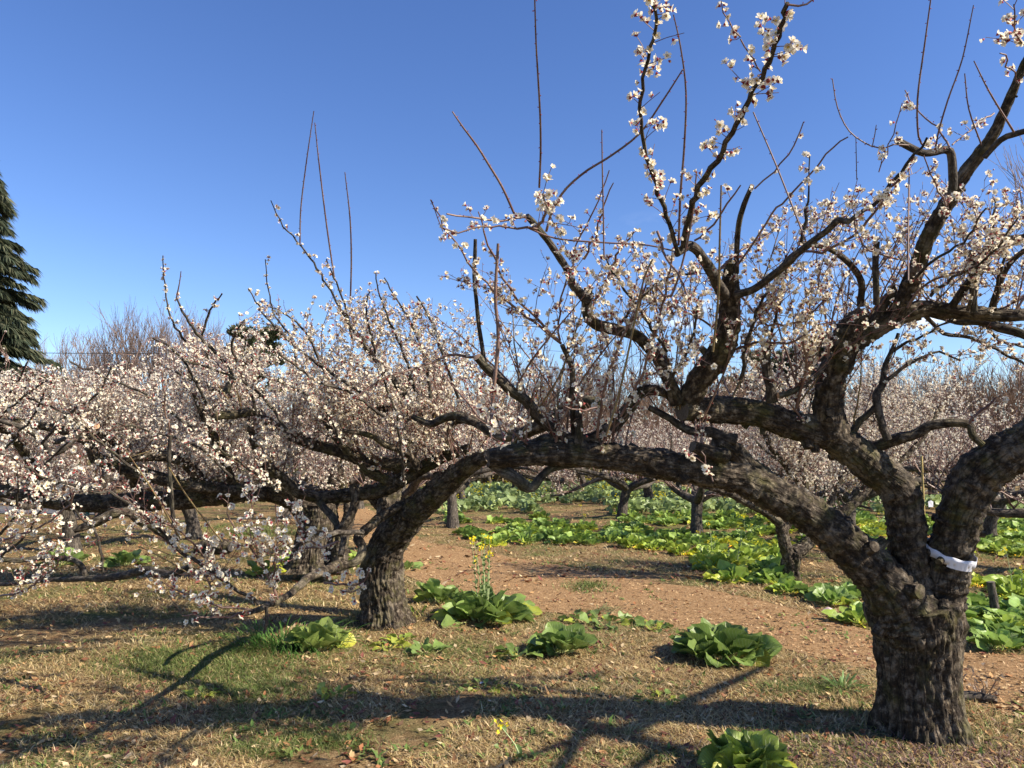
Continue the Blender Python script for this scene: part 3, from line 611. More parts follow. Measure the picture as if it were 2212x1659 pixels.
# ================================================================== second plum tree (leaning, left of centre)
def keepS(P):
    x, y = proj(P)
    top = np.interp(x, (-200, 0, 200, 330, 400, 480, 560, 640, 700, 800, 900, 1000, 1100, 1200), (800, 790, 790, 740, 690, 700, 650, 620, 630, 610, 630, 640, 680, 760))
    low = np.interp(x, (0, 200, 300, 420, 560, 800, 830, 1000, 1100), (1180, 1200, 1300, 1360, 1380, 1300, 1020, 960, 940))
    return (y > top) & (y < low)
SEC = '''
T 7.05 6.9 | 834,1352,56 832,1325,50 826,1290,46 820,1240,43 826,1205,42 850,1158,38 888,1112,34
L 6.9 6.1 bare | 850,1160,36 893,1108,33 940,1066,29 985,1026,25 1020,1000,20 1055,985,15
L 7.3 7.6 bare | 850,1290,26 845,1200,27 838,1120,26 845,1060,24 860,1000,22 880,950,20
L 7.6 7.5 bare | 842,1110,16 812,1080,15 790,1055,14
L 6.7 6.2 bare | 885,1078,10 861,1094,11 824,1117,11 796,1140,11 773,1163,11 783,1186,11 770,1212,10 731,1226,10 686,1241,10
L 6.2 3.9 bare | 731,1222,12 671,1245,10 636,1275,9 593,1301,8 538,1323,6.5 495,1327,4
L 3.9 3.9 bare | 575,1310,5 576,1340,4 570,1368,3.6
L 6.1 5.3 bare | 783,1150,7 740,1150,6.5 700,1158,6 660,1180,5.5 630,1210,5
B 3.95 3.3 rich | 559,1305,6 516,1275,6 451,1232,6 366,1168,6 301,1103,5.6 236,1065,5 129,1043,4.4 0,979,3.6
B 3.9 3.7 rich | 545,1318,4 480,1310,3.6 420,1290,3 357,1262,2.4
B 3.9 3.8 rich | 530,1322,4 480,1335,3.4 420,1328,2.8 395,1330,2.4
B 3.9 3.7 rich | 600,1295,4 570,1230,3.6 530,1170,3.2 490,1110,2.6
B 3.9 3.7 rich | 592,1300,4 592,1230,3.6 600,1150,3.2 595,1090,2.6
W 3.8 3.7 green | 492,1262,2.8 430,1250,2.4 360,1210,2.2 300,1180,1.8
W 3.7 3.5 green | 390,1165,3 330,1060,2.8 270,970,2.4
W 3.7 3.5 green | 480,1170,3 410,1080,2.8 365,1010,2.2
B 3.9 3.6 rich | 480,1250,4 430,1190,3.6 395,1150,3 330,1120,2.6
B 3.9 3.6 rich | 440,1225,4 455,1270,3.4 430,1310,2.6
B 4.2 4.0 big | 700,1190,4 670,1165,3.6 640,1120,3 640,1090,2.4
B 4.3 4.1 big rich | 730,1170,4 700,1180,3.6 660,1185,3 
B 4.3 4.2 big nosub | 700,1260,4 740,1262,3.4 785,1258,2.8 797,1225,2
B 4.3 4.2 big nosub | 790,1262,3 760,1280,2.6 735,1275,2
L 6.8 6.4 bare | 686,1075,15 741,1071,16 806,1062,17 847,1048,17 898,1018,16 962,985,14 1015,969,11
L 6.5 6.4 bare | 762,1046,10 768,1085,10 752,1125,10 728,1150,9 690,1152,8 660,1140,6
L 6.7 6.4 bare | 690,1086,9 720,1120,9 742,1160,8 735,1200,7
L 6.6 6.3 | 855,1045,13 800,1020,12 770,985,11 735,960,9 700,905,7
L 6.4 6.0 | 905,1012,10 880,980,9 830,960,8 800,940,7 740,930,5
L 6.8 6.3 | 700,1080,13 640,1060,13 602,1027,12 560,1000,10
L 6.7 6.5 | 555,888,10 602,927,12 667,957,13 731,974,14 796,996,15 903,1009,15
L 6.5 6.3 bare | 555,888,11 516,893,11 470,900,10 452,906,9
L 6.7 6.6 old | 740,930,13 788,895,13 844,874,12 878,857,9
L 6.5 6.4 | 878,900,12 913,900,12 960,906,12 1016,904,12
L 6.4 6.4 bare | 967,980,10 977,908,10
L 6.4 5.8 rich | 878,857,9 840,810,8 797,758,7 754,698,5
B 5.7 5.1 rich | 797,758,5 754,698,4.6 715,629,4 680,570,3.4 659,543,3 612,487,2.4 585,433,1.6
B 5.7 5.2 rich | 760,730,4 745,660,3.6 722,600,3 705,560,2
W 5.3 4.8 | 648,530,2.8 650,450,2.6 662,350,2.3 678,240,1.6
W 5.4 4.8 | 722,600,3 706,490,2.8 690,360,2.4 680,265,1.6
W 5.4 4.8 | 757,650,3 759,560,3 756,470,2.6 745,372,1.6
B 5.5 5.2 rich | 402,738,4.4 372,694,3.6 357,627,2.6 352,552,1.8
B 5.6 5.2 | 502,813,8 484,783,6.5 435,731,5.4 402,686,4.6 382,645,3
W 5.2 5.1 | 381,645,3 388,610,2 391,586,1.6
B 5.5 5.3 | 435,731,4 454,671,3.6 480,634,2.6
L 5.6 5.6 bare old | 503,812,8 487,848,9
B 5.6 5.3 rich | 781,850,6 688,787,5 647,757,4.6 610,723,4 569,675,3 536,623,2
B 5.6 5.3 rich | 640,790,4.6 632,731,4 595,686,3 580,627,2.2 573,560,1.6
B 5.6 5.3 rich | 700,800,5 660,720,4 620,680,3 560,650,2
B 5.6 5.1 rich | 900,850,6 870,760,5 840,690,4 820,640,3 812,590,2
B 5.6 5.1 rich | 930,860,6 920,780,5 890,700,4 860,650,3 830,600,2
B 5.6 5.1 rich | 990,860,6 960,780,5 935,700,4 900,640,3
B 5.6 5.1 rich | 820,790,5 800,720,4 790,660,3 800,630,2
B 5.4 5.0 rich | 560,900,6 520,800,5 500,740,4 530,690,3
B 5.4 5.0 rich | 460,900,6 420,820,5 380,760,4 330,730,3
B 5.3 4.9 rich | 420,930,6 330,860,5 240,820,4 150,780,3
B 5.3 4.9 rich | 620,930,6 560,850,5 470,800,4 400,780,3
B 5.4 4.9 rich | 740,960,6 700,880,5 640,840,4 560,810,3
B 5.4 4.9 rich | 830,900,6 760,850,5 680,820,4 600,760,3
B 5.0 4.4 rich | 300,1020,5 220,960,4.4 150,900,3.6 60,860,3
B 5.0 4.4 rich | 500,1030,5 420,960,4.4 320,930,3.6 240,910,3
B 4.9 4.2 rich | 600,1060,5 520,1000,4.4 450,960,3.6 380,960,3
B 4.6 4.0 green | 875,1050,5 865,960,4.6 850,880,4 812,780,3.4
L 4.2 4.0 bare | 387,1166,6 374,1112,5.6 370,1069,5.2 366,1009,5 368,940,4.4
B 4.1 3.9 nosub | 368,945,3.6 355,880,3 350,800,2.4
'''
sbase = gnd(832, 1336)
rootS = empty('plum_tree', sbase, 'leaning dark plum tree whose low limb trails blossom down to the grass clump', 'tree', 'blossoming plum trees of the orchard')
crS = Crown(.0265); crS.keepfn = keepS
build_traced(rootS, sbase, SEC, crS, sprout=1.4, spL=.6, dens=.85)
TS = ((-200, 0, 200, 330, 400, 480, 560, 640, 700, 800, 900, 1000, 1100, 1200), (800, 790, 790, 740, 680, 690, 650, 620, 620, 600, 620, 630, 650, 740))
fan(rootS, crS, 70, (.5, 1.5), (350, 760, 1120, 1060), TS, nsub=(7, 12), sub=.38, lean=.55, dens=.72)
crS.build(rootS, origin=sbase)

# third: the massive multi-stemmed tree behind it and its long level limbs
THI = '''
T 9.4 9.4 | 672,1232,48 675,1200,42 680,1160,40 690,1120,40 692,1090,36
L 9.2 9.4 bare | 735,1240,20 735,1190,17 742,1150,15 755,1110,14 752,1075,12
L 9.4 9.0 bare | 692,1120,34 650,1085,28 600,1065,24 540,1062,22 460,1072,22 380,1080,22 300,1085,22 200,1088,20 100,1078,17 0,1060,14 -80,1050,12
L 9.4 9.6 | 690,1120,28 720,1060,24 740,1010,20 760,960,16
L 9.2 8.6 | 640,1075,22 590,1020,20 560,960,18 550,920,16 545,885,12
L 9.25 8.0 | 575,1066,18 516,1060,16 387,1043,15 258,1009,14 206,987,13 193,957,12 142,931,11 60,915,9 -40,900,8
L 9.15 8.4 | 465,1078,12 400,1000,13 340,985,12 260,990,10
L 9.15 8.2 rich | 305,1082,10 260,980,11 200,930,10 150,880,8
L 9.1 8.0 rich | 105,1078,10 60,990,10 20,940,8 -40,900,7
L 8.66 8.3 rich | 546,890,12 500,850,10 440,830,8 380,800,6
L 9.2 8.3 rich | 510,1068,10 470,960,10 440,900,8 420,850,6
'''
tb = gnd(672, 1222)
rootT = empty('plum_tree', tb, 'massive many-stemmed plum tree in shade behind the leaning one, with long level limbs', 'tree', 'blossoming plum trees of the orchard')
crT = Crown(.026, 1); crT.keepfn = lambda P: (lambda q: (q[1] > np.interp(q[0], (-100, 0, 200, 400, 600, 900), (800, 790, 790, 740, 740, 760))) & (q[1] < 1120))(proj(P))
build_traced(rootT, tb, THI, crT, sprout=2.2, spL=.8, dens=.8)
fan(rootT, crT, 60, (.6, 1.5), (-100, 860, 800, 1090), ((-100, 300, 400, 900), (790, 770, 740, 740)), nsub=(6, 10), sub=.4, lean=.5)
crT.build(rootT, origin=tb)

# low tree at the far left whose pale limbs cross in front of the grass
LEF = '''
T 7.4 7.3 | -70,1345,50 -75,1300,44 -70,1240,40 -50,1180,36
L 5.6 4.7 bare | -60,1250,9 0,1262,5 86,1254,6 172,1250,7 205,1250,8.5 258,1245,9.5 310,1232,9.5 340,1236,9.5 366,1241,9 395,1230,8 412,1222,6
L 5.2 5.0 bare | 185,1247,8 178,1225,7.5 165,1212,7 142,1206,6.5 86,1204,6.5 43,1211,6.5 -20,1207,6
B 4.9 4.6 nosub | 224,1241,6 218,1190,5 206,1146,4.6 163,1108,4 120,1040,3
L 6.6 6.2 bare | 380,1175,8 330,1140,10 301,1121,11 275,1106,11 240,1115,11 206,1129,11 159,1146,8
L 6.4 6.0 bare cut | 95,960,6 150,945,8 185,922,8.5 208,919,8
L 6.0 5.8 bare | 176,927,8 150,957,8 116,979,8 95,957,7 64,931,7 0,910,6 -60,900,5
B 5.6 5.2 | -60,1100,5 20,1060,4.4 100,1000,3.6 160,940,3
B 5.2 4.4 | -60,1240,5 30,1180,4.4 80,1120,3.6 100,1060,3
B 5.2 4.4 | -60,1200,5 20,1130,4.4 40,1060,3.6 30,1000,3
B 4.6 4.2 | -60,1180,4 60,1150,3.6 140,1100,3 170,1040,2.4
B 5.0 4.4 rich | -60,1290,4 40,1280,3.6 100,1240,3 140,1200,2.4
B 5.2 4.8 | -60,1020,5 20,960,4 70,900,3.6 100,840,3
B 5.4 4.9 rich | -60,960,5 0,900,4 60,850,3.6 120,810,3
B 5.6 5.2 rich | -60,900,5 10,860,4 40,820,3.6 60,780,2.6
B 5.4 5.0 | 90,960,5 140,900,4 210,850,3.6 240,790,2.6
'''
lb = gnd(-70, 1330)
rootL = empty('plum_tree', lb, 'plum tree at the left edge whose pale crooked limb hangs low over the grass', 'tree', 'blossoming plum trees of the orchard')
crL = Crown(.028); crL.keepfn = lambda P: (lambda q: (q[1] > np.interp(q[0], (-100, 0, 200, 400), (770, 770, 770, 740))) & (q[1] < 1290))(proj(P))
build_traced(rootL, lb, LEF, crL, sprout=1.0, spL=.5, dens=.8)
crL.build(rootL, origin=lb)

GRY = '''
T 9.3 9.2 | 1704,1268,24 1705,1240,21 1708,1215,21 1716,1190,19
L 9.2 9.0 bare | 1708,1215,15 1697,1180,14 1690,1150,13 1682,1128,12 1650,1105,9 1610,1085,8 1580,1068,8 1550,1058,7 1500,1040,6 1460,1000,5
L 9.2 9.6 | 1714,1195,17 1735,1182,15 1760,1160,13 1790,1140,12 1830,1100,11 1870,1060,9 1900,1010,8
L 9.2 9.3 rich | 1690,1150,10 1720,1100,9 1740,1050,8 1730,990,8 1745,940,7 1750,890,6
L 9.3 9.0 rich | 1735,1060,7 1700,1010,7 1660,960,6 1640,900,5
L 9.4 9.8 rich | 1790,1140,9 1800,1060,8 1850,990,7 1880,920,6 1900,860,5
L 9.4 9.6 rich | 1880,1040,7 1940,1000,6 1990,950,6 2030,880,5
'''
gb = gnd(1705, 1252)
rootG = empty('plum_tree', gb, 'weathered grey forked plum tree rising from the green plants behind the main tree', 'tree', 'blossoming plum trees of the orchard')
crG = Crown(.027, 1); crG.keepfn = lambda P: (lambda q: (q[1] > 760) & (q[1] < 1040))(proj(P))
build_traced(rootG, gb, GRY, crG, sprout=1.6, spL=.8, dens=.6)
fan(rootG, crG, 24, (.5, 1.2), (1500, 850, 2100, 1080), ((1400, 2212), (770, 770)), lean=.5, dens=.6)
crG.build(rootG, origin=gb)

# ================================================================== orchard rows behind: grown plum trees
def grown(seed, nlimb=4, fl=1.0, size=.034, trunk_h=.75, Rr=2.5):
    global RNG
    random.seed(seed); RNG = np.random.default_rng(seed)
    cr = Crown(size, 1); mt = MB(); lean = np.array((random.uniform(-.2, .2), random.uniform(-.2, .2), 0))
    P = np.array([(0, 0, -.05), lean * .3 + (0, 0, trunk_h * .5), lean + (0, 0, trunk_h)]); Q, q = resample(P, [.15, .11, .12], .05)
    tube(mt, Q, q, 14, 0, rough=.8, flare=.3, seed=seed); limbs = []
    a0 = random.uniform(0, 6)
    for l in range(nlimb):
        a = a0 + l * 2 * math.pi / nlimb + random.uniform(-.4, .4); d = np.array((math.cos(a), math.sin(a), .62)); p = Q[-1] - (0, 0, .05); pts = [p]; rr = [.085]
        L = Rr * random.uniform(.75, 1.1); ns = 7
        for i in range(ns):
            d = nrm(d + RNG.normal(size=3) * .33 * np.array((1, 1, .8)) + np.array((math.cos(a), math.sin(a), .12 - i * .02)) * .3); p = p + d * L / ns
            if p[2] > 2.1: d[2] = -.1
            pts.append(p); rr.append(.075 * (1 - (i + 1) / ns) + .018)
        lq, lr = resample(pts, rr, .10); mb = MB(); tube(mb, lq, lr, 9, 0, rough=.5, seed=l + seed); limbs.append(mb)
        for s in range(9):
            i = random.randint(len(lq) // 6, len(lq) - 1); T = nrm(lq[i] - lq[i - 1]); o = nrm(np.cross(T, RNG.normal(size=3))); o[2] = abs(o[2])
            S, sr = shoot(lq[i], nrm(T * .4 + o * .9 + np.array((0, 0, .35))), random.uniform(.5, 1.15), min(.022, lr[i] * .6), .004, 9, .2, .25)
            if S[-1][2] > 3.1: continue
            cr.twig(S, sr)
            for _ in range(6):
                j = random.randint(1, len(S) - 1); t2 = nrm(S[j] - S[j - 1]); o = nrm(np.cross(t2, RNG.normal(size=3)))
                W, wr = shoot(S[j], nrm(t2 * .4 + o * .8 + np.array((0, 0, .6))), random.uniform(.25, .75), .0075, .003, 6, .13, .3)
                cr.twig(W, wr); cr.dress(W, wr, .075, .85 * fl, .06, .9)
                for _ in range(2):
                    j2 = random.randint(1, len(W) - 1); o = nrm(RNG.normal(size=3) + np.array((0, 0, .5)))
                    X, xr = shoot(W[j2], o, random.uniform(.15, .35), .005, .0025, 4, .13, .2); cr.twig(X, xr); cr.dress(X, xr, .075, .85 * fl, .06, .9)
    return mt, limbs, cr
PROTO = []
for s in range(5):
    mt, limbs, cr = grown(20 + s, 4, (.8, .6, .6, .5, .65)[s], .033); tr = mt.build('trunk', [FARBARK]); tr.hide_render = False
    ls = [m.build('limb', [FARBARK]) for m in limbs]; c = cr.build(None)
    PROTO.append([tr] + ls + [c])
used = set()
def put_tree(pi, x, y, rz, s, label):
    r = empty('plum_tree', (x, y, 0), label, 'tree', 'blossoming plum trees of the orchard', rz); r.scale = (s, s, s)
    for o in PROTO[pi]:
        if pi in used: o = o.copy(); sc.collection.objects.link(o)
        o.parent = r
    used.add(pi)
    return r
def gx(x, Y): return (x - PW / 2) / FP * Y
spots = [  # pixel x, distance, proto, scale, label
 (980, 15.6, 0, .95, 'plum tree with a short upright dark trunk at the left edge of the mustard field'),
 (1340, 17.6, 1, .95, 'small plum tree with a forked grey trunk standing in the middle of the mustard field'),
 (1207, 23.5, 2, .8, 'slender young plum tree at the back edge of the mustard field'),
 (1462, 25.5, 4, .9, 'small plum tree on bare soil behind the mustard field'),
 (1740, 15.8, 3, .9, 'plum tree in the field behind the weathered grey forked one'),
 (1822, 12.6, 0, 1.0, 'dark plum tree seen through the gap under the main tree thick left limb'),
 (2120, 13.5, 2, .95, 'plum tree between the main tree fork and its taped limb, far side of the plants'),
 (2330, 9.8, 1, .95, 'plum tree at the right edge whose branches reach in over the leafy plants'),
 (1600, 21.5, 2, 1.0, 'plum tree in the second row behind the field, low and wide'),
 (1960, 19.5, 4, 1.0, 'plum tree with loose pale crown far behind the main tree central limb'),
 (2200, 23.0, 0, 1.0, 'far plum tree at the right before the brown thicket'),
 (1060, 30.0, 3, 1.0, 'farthest plum tree beside the dry hedge'),
 (1330, 31.0, 0, 1.0, 'far plum tree in front of the hedge, right of the others there'),
 (1760, 29.0, 1, 1.0, 'distant plum tree under the dark pines on the horizon'),
 (2060, 29.0, 3, 1.0, 'distant plum tree in front of the brown bank on the right'),
 (170, 12.0, 1, 1.0, 'plum tree in the left orchard row behind the low crooked limb'),
 (430, 13.6, 2, 1.0, 'plum tree in the left orchard row with a low dark stump-like trunk'),
 (-80, 15.0, 4, 1.0, 'plum tree in front of the tall cedar'),
 (860, 12.2, 4, 1.0, 'full white plum tree directly behind the leaning tree'),
 (620, 17.5, 0, 1.0, 'plum tree in the second left row, dense with blossom'),
 (250, 18.5, 3, 1.0, 'plum tree in the second left row below the bare trees'),
 (780, 20.5, 1, 1.0, 'plum tree in the third left row beyond the orange path'),
 (40, 22.0, 2, 1.0, 'plum tree in the third left row at the foot of the cedar'),
 (450, 24.0, 4, 1.0, 'plum tree in the third left row in front of the round pine'),
 (1000, 22.0, 4, .95, 'plum tree behind the upright dark trunk at the back of the field'),
 (1500, 13.8, 4, .9, 'plum tree behind the long thick limb, its crown spread over the field'),
 (1110, 26.0, 0, 1.1, 'plum tree behind the field, seen under the hanging V-shaped branch'),
 (1262, 27.0, 3, 1.1, 'plum tree behind the field between the slender young tree and the forked one'),
 (1400, 22.5, 2, 1.15, 'plum tree behind the field just right of the small forked grey one'),
 (1560, 27.5, 1, 1.15, 'plum tree behind the field under the middle of the long thick limb'),
 (1670, 24.0, 4, 1.15, 'plum tree behind the field over the weathered grey tree'),
 (1850, 23.0, 2, 1.15, 'plum tree behind the field in the gap left of the central limb'),
 (2010, 24.5, 0, 1.15, 'plum tree behind the field over the white hanging tag'),
 (2150, 18.0, 1, 1.1, 'plum tree behind the plants right of the taped limb'),
 (900, 25.0, 3, 1.1, 'plum tree at the far end of the orange path'),
 (700, 26.0, 2, 1.1, 'plum tree at the far left end of the orange path'),
 (330, 27.0, 1, 1.1, 'plum tree just in front of the lane hedge below the bare trees'),
 (1480, 35.0, 2, 1.0, 'very distant plum tree on the horizon right of the hedge'),
 (1900, 36.0, 4, 1.0, 'very distant plum tree at the foot of the brown bank'),
]
random.seed(3)
for i, (px, Y, pi, s, lab) in enumerate(spots): put_tree(pi, gx(px, Y), Y, random.uniform(0, 6.28), s, lab)
random.seed(11); RNG = np.random.default_rng(11)
# ================================================================== ground
def zg(x, y):
    return .018 * noise.noise(Vector((x * 1.1, y * 1.1, 0))) + .010 * noise.noise(Vector((x * 5, y * 5, 3)))
xs = np.unique(np.concatenate((np.linspace(-9, 9, 180), np.linspace(-400, -9, 26), np.linspace(9, 400, 26))))
ys = np.unique(np.concatenate((np.linspace(-4, 16, 200), np.linspace(16, 700, 50), np.linspace(-60, -4, 8))))
V = np.array([(x, y, zg(x, y) if (abs(x) < 12 and 0 < y < 30) else 0) for y in ys for x in xs]); nx = len(xs)
i, j = np.meshgrid(np.arange(len(ys) - 1), np.arange(nx - 1), indexing='ij'); a = (i * nx + j).ravel()
mb = MB(); mb.add(V, np.stack((a, a + 1, a + nx + 1, a + nx), 1))
def ground_b(path=False):
    def b(t, p):
        g = N(t, 'TexCoord')
        def nzz(s, d=6.0, r=.6, dist=0.0):
            n = N(t, 'TexNoise', Scale=s, Detail=d, Roughness=r, Distortion=dist); t.links.new(g.outputs['Object'], n.inputs['Vector']); return n.outputs['Fac']
        fine = nzz(55.0, 6.0, .7, 1.5); mid = nzz(9.0, 4.0); big = nzz(1.1, 4.0); big2 = nzz(.55, 3.0, .5, .6)
        straw = ramp(t, fine, [(.34, (.07, .042, .02)), (.46, (.21, .14, .07)), (.60, (.38, .27, .14)), (.72, (.54, .42, .24))])
        soil = ramp(t, fine, [(.34, (.04, .024, .012)), (.5, (.14, .082, .04)), (.66, (.27, .17, .09))])
        green = ramp(t, fine, [(.34, (.03, .045, .014)), (.5, (.085, .11, .032)), (.68, (.20, .20, .08))])
        if path:
            c = ramp(t, fine, [(.32, (.13, .072, .034)), (.46, (.29, .175, .085)), (.60, (.43, .28, .145)), (.74, (.58, .41, .24))])
            c = mixc(t, ramp(t, mid, [(.5, (0, 0, 0)), (.7, (.5,) * 3)]), c, soil)
        else:
            c = mixc(t, ramp(t, mid, [(.42, (0, 0, 0)), (.62, (.85,) * 3)]), straw, soil)
            c = mixc(t, ramp(t, big, [(.46, (0, 0, 0)), (.62, (.8,) * 3)]), c, green)
        t.links.new(c, p.inputs['Base Color']); p.inputs['Roughness'].default_value = .95; p.inputs['Specular IOR Level'].default_value = .05
        bp = N(t, 'Bump', Strength=1.0, Distance=.02); t.links.new(fine, bp.inputs['Height']); t.links.new(bp.outputs[0], p.inputs['Normal'])
    return b
tag(mb.build('ground', mat('dry_turf', ground_b())), 'dry brown winter turf', None, None, 'structure')
# the path: chip-strewn strip from behind the leaning tree to the right
up = [(600, 1098), (760, 1090), (830, 1120), (900, 1165), (980, 1180), (1100, 1203), (1200, 1222), (1300, 1238), (1400, 1255), (1500, 1270), (1600, 1290), (1720, 1318), (1850, 1352), (1950, 1390), (2110, 1412), (2212, 1420), (2400, 1450)]
lo = [(600, 1125), (740, 1150), (830, 1200), (880, 1245), (960, 1268), (1060, 1295), (1180, 1320), (1300, 1338), (1400, 1352), (1500, 1368), (1600, 1385), (1720, 1410), (1850, 1440), (1960, 1475), (2110, 1525), (2212, 1560), (2400, 1600)]
def edge(L, sd):
    P = np.array([gnd(*q)[:2] for q in L]); P, _ = resample(np.c_[P, np.zeros(len(P))], np.ones(len(P)), .07)
    for k in range(len(P)): P[k, 1] += .16 * noise.noise(Vector((k * .14, sd, 0))) + .09 * noise.noise(Vector((k * .6, sd, 5)))
    return P
A_, B_ = edge(up, 1), edge(lo, 9); n = 200; 
A_ = A_[np.linspace(0, len(A_) - 1, n).astype(int)]; B_ = B_[np.linspace(0, len(B_) - 1, n).astype(int)]
rows = 26; V = np.array([[A_[i_] * (1 - r / (rows - 1)) + B_[i_] * r / (rows - 1) for i_ in range(n)] for r in range(rows)]).reshape(-1, 3)
for v in V: v[2] = zg(v[0], v[1]) + .006
i, j = np.meshgrid(np.arange(rows - 1), np.arange(n - 1), indexing='ij'); a = (i * n + j).ravel(); mb = MB(); mb.add(V, np.stack((a, a + n, a + n + 1, a + 1), 1))
tag(mb.build('path', mat('bark_chip', ground_b(True))), 'orange brown strip of fallen bark chips', None, None, 'structure')
PA, PB = A_.copy(), B_.copy()
def on_path(x, y):
    o1 = np.argsort(PA[:, 0]); o2 = np.argsort(PB[:, 0])
    return (y < np.interp(x, PA[o1, 0], PA[o1, 1])) & (y > np.interp(x, PB[o2, 0], PB[o2, 1]))
# grey paved lane beyond the left rows
mb = MB(); q = np.array([(-30, 21.5, .012), (-9.0, 18.5, .012), (-9.0, 20.6, .012), (-30, 24.5, .012)]); mb.add(q, np.array([(0, 1, 2, 3)]))
tag(mb.build('lane', mat('asphalt', twig_b((.10, .10, .105), (.16, .16, .165), .9, .1))), 'grey asphalt lane behind the left trees', None, None, 'structure')

# -------------------- scattered ground litter
def in_view(n, y0, y1, powr=1.0):
    """random ground points inside the view wedge, denser near"""
    u = RNG.random(n); Y = (y0 ** (1 - powr) + u * (y1 ** (1 - powr) - y0 ** (1 - powr))) ** (1 / (1 - powr)) if powr != 1 else y0 * (y1 / y0) ** u
    X = (RNG.random(n) * 2 - 1) * (.70 * Y + .3); return X, Y
def noisev(X, Y, s, o=0.0): return np.array([noise.noise(Vector((x * s + o, y * s - o, o))) for x, y in zip(X, Y)])
def zgv(X, Y): return np.array([zg(x, y) for x, y in zip(X, Y)])
def blades(mb, X, Y, L, Wd, tilt, col, segs=2):
    n = len(X); Z = zgv(X, Y); a = RNG.random(n) * 2 * math.pi; d = np.stack((np.cos(a), np.sin(a), np.zeros(n)), 1); s = np.stack((-np.sin(a), np.cos(a), np.zeros(n)), 1)
    base = np.stack((X, Y, Z), 1); bend = RNG.uniform(-.5, .5, n)
    z = np.array((0, 0, 1.)); pts = []
    p1 = base + d * (L * .5 * np.cos(tilt))[:, None] + z * (L * .5 * np.sin(tilt))[:, None] + s * (bend * L * .1)[:, None]
    t2 = tilt - RNG.uniform(.1, 1.0, n) * tilt * 1.3; p2 = p1 + d * (L * .5 * np.cos(t2))[:, None] + z * (L * .5 * np.sin(t2))[:, None] - s * (bend * L * .2)[:, None]
    p2[:, 2] = np.maximum(p2[:, 2], Z + .003); w = Wd[:, None]
    V = np.stack((base - s * w, base + s * w, p1 + s * w, p1 - s * w, p2), 1).reshape(-1, 3)
    o = (np.arange(n) * 5)[:, None]; F4 = o + np.array((0, 1, 2, 3)); F3 = o + np.array((3, 2, 4))
    mb.add(V, [F4, F3], 0, None, np.repeat(col, 5, 0))
def pick(pal, n, jit=.15):
    pal = np.array(pal); c = pal[RNG.integers(0, len(pal), n)]; return np.clip(c * (1 + RNG.normal(size=(n, 1)) * jit), .01, 1)
STRAW = [(.56, .42, .22), (.44, .32, .15), (.66, .53, .31), (.34, .23, .11), (.54, .42, .19), (.30, .18, .085), (.46, .38, .16)]
GREEN = [(.14, .20, .05), (.20, .25, .07), (.10, .15, .04), (.28, .30, .11)]
mb = MB()
for n, y0, y1, k in ((230000, 3.0, 7.5, 1.1), (80000, 7.5, 14, 1.8), (25000, 14, 30, 3.0)):
    X, Y = in_view(n, y0, y1, 1.6); g = noisev(X, Y, .9, 7.0) + .4 * noisev(X, Y, 3.3, 2.0); onp = on_path(X, Y)
    keep = (g > -.42) & (~onp | (RNG.random(n) < .35)); X, Y, g, onp = X[keep], Y[keep], g[keep], onp[keep]; n = len(X)
    col = pick(STRAW, n, .2); gr = (noisev(X, Y, 1.1, 31.0) > .12) & (RNG.random(n) < .45) & ~onp; col[gr] = pick(GREEN, gr.sum())
    col[onp] = pick([(.48, .31, .18), (.40, .24, .13), (.56, .40, .25)], onp.sum())
    blades(mb, X, Y, RNG.uniform(.025, .085, n) * k ** .5 * np.where(onp, .5, 1), RNG.uniform(.0010, .0022, n) * k, RNG.uniform(.05, .75, n) * np.where(onp, .35, 1), col)
tag(mb.build('dry_grass', GRASSM), 'dry straw coloured winter grass with green shoots', 'grass', None, 'stuff')
mb = MB()
for n, y0, y1, k in ((12000, 3.2, 9, .9), (7000, 9, 24, 1.5)):
    X, Y = in_view(n, y0, y1, 1.5); g = noisev(X, Y, 1.7, 17.0); keep = (g > -.05) | (RNG.random(n) < .3); X, Y = X[keep], Y[keep]; n = len(X); Z = zgv(X, Y)
    a = RNG.random(n) * 6.283; s = RNG.uniform(.007, .022, n) * k; d = np.stack((np.cos(a), np.sin(a), RNG.normal(size=n) * .35), 1); e = np.stack((-np.sin(a), np.cos(a), RNG.normal(size=n) * .35), 1)
    c = np.stack((X, Y, Z + .006 + RNG.random(n) * .014), 1); S = s[:, None]; cu = np.stack((np.zeros(n), np.zeros(n), s * RNG.uniform(.1, .6, n)), 1)
    V = np.stack((c - d * S * 1.5 + cu, c + e * S * .8 + cu * .5, c + d * S * 1.6 + cu, c - e * S * .8 + cu * .5, c), 1).reshape(-1, 3); o = (np.arange(n) * 5)[:, None]
    F = np.concatenate([o + np.array(q) for q in ((0, 4, 1), (1, 4, 2), (2, 4, 3), (3, 4, 0))])
    col = pick([(.28, .12, .055), (.20, .085, .045), (.42, .25, .11), (.52, .37, .19), (.14, .085, .05), (.34, .18, .08), (.22, .08, .06), (.58, .45, .27), (.48, .33, .16)], n); mb.add(V, F, 0, None, np.repeat(col, 5, 0))
tag(mb.build('fallen_leaves', LITTER), 'red brown fallen leaves scattered over the turf', 'leaf litter', None, 'stuff')
mb = MB(); n = 42000; X, Y = in_view(n, 4.5, 14, 1.2); kp = on_path(X, Y); X, Y = X[kp], Y[kp]; n = len(X); print('CHIPS', n)
a = RNG.random(n) * 6.283; s = RNG.uniform(.004, .013, n); d = np.stack((np.cos(a), np.sin(a), RNG.normal(size=n) * .3), 1); e = np.stack((-np.sin(a), np.cos(a), RNG.normal(size=n) * .4), 1); c = np.stack((X, Y, zgv(X, Y) + .012 + RNG.random(n) * .006), 1); S = s[:, None]
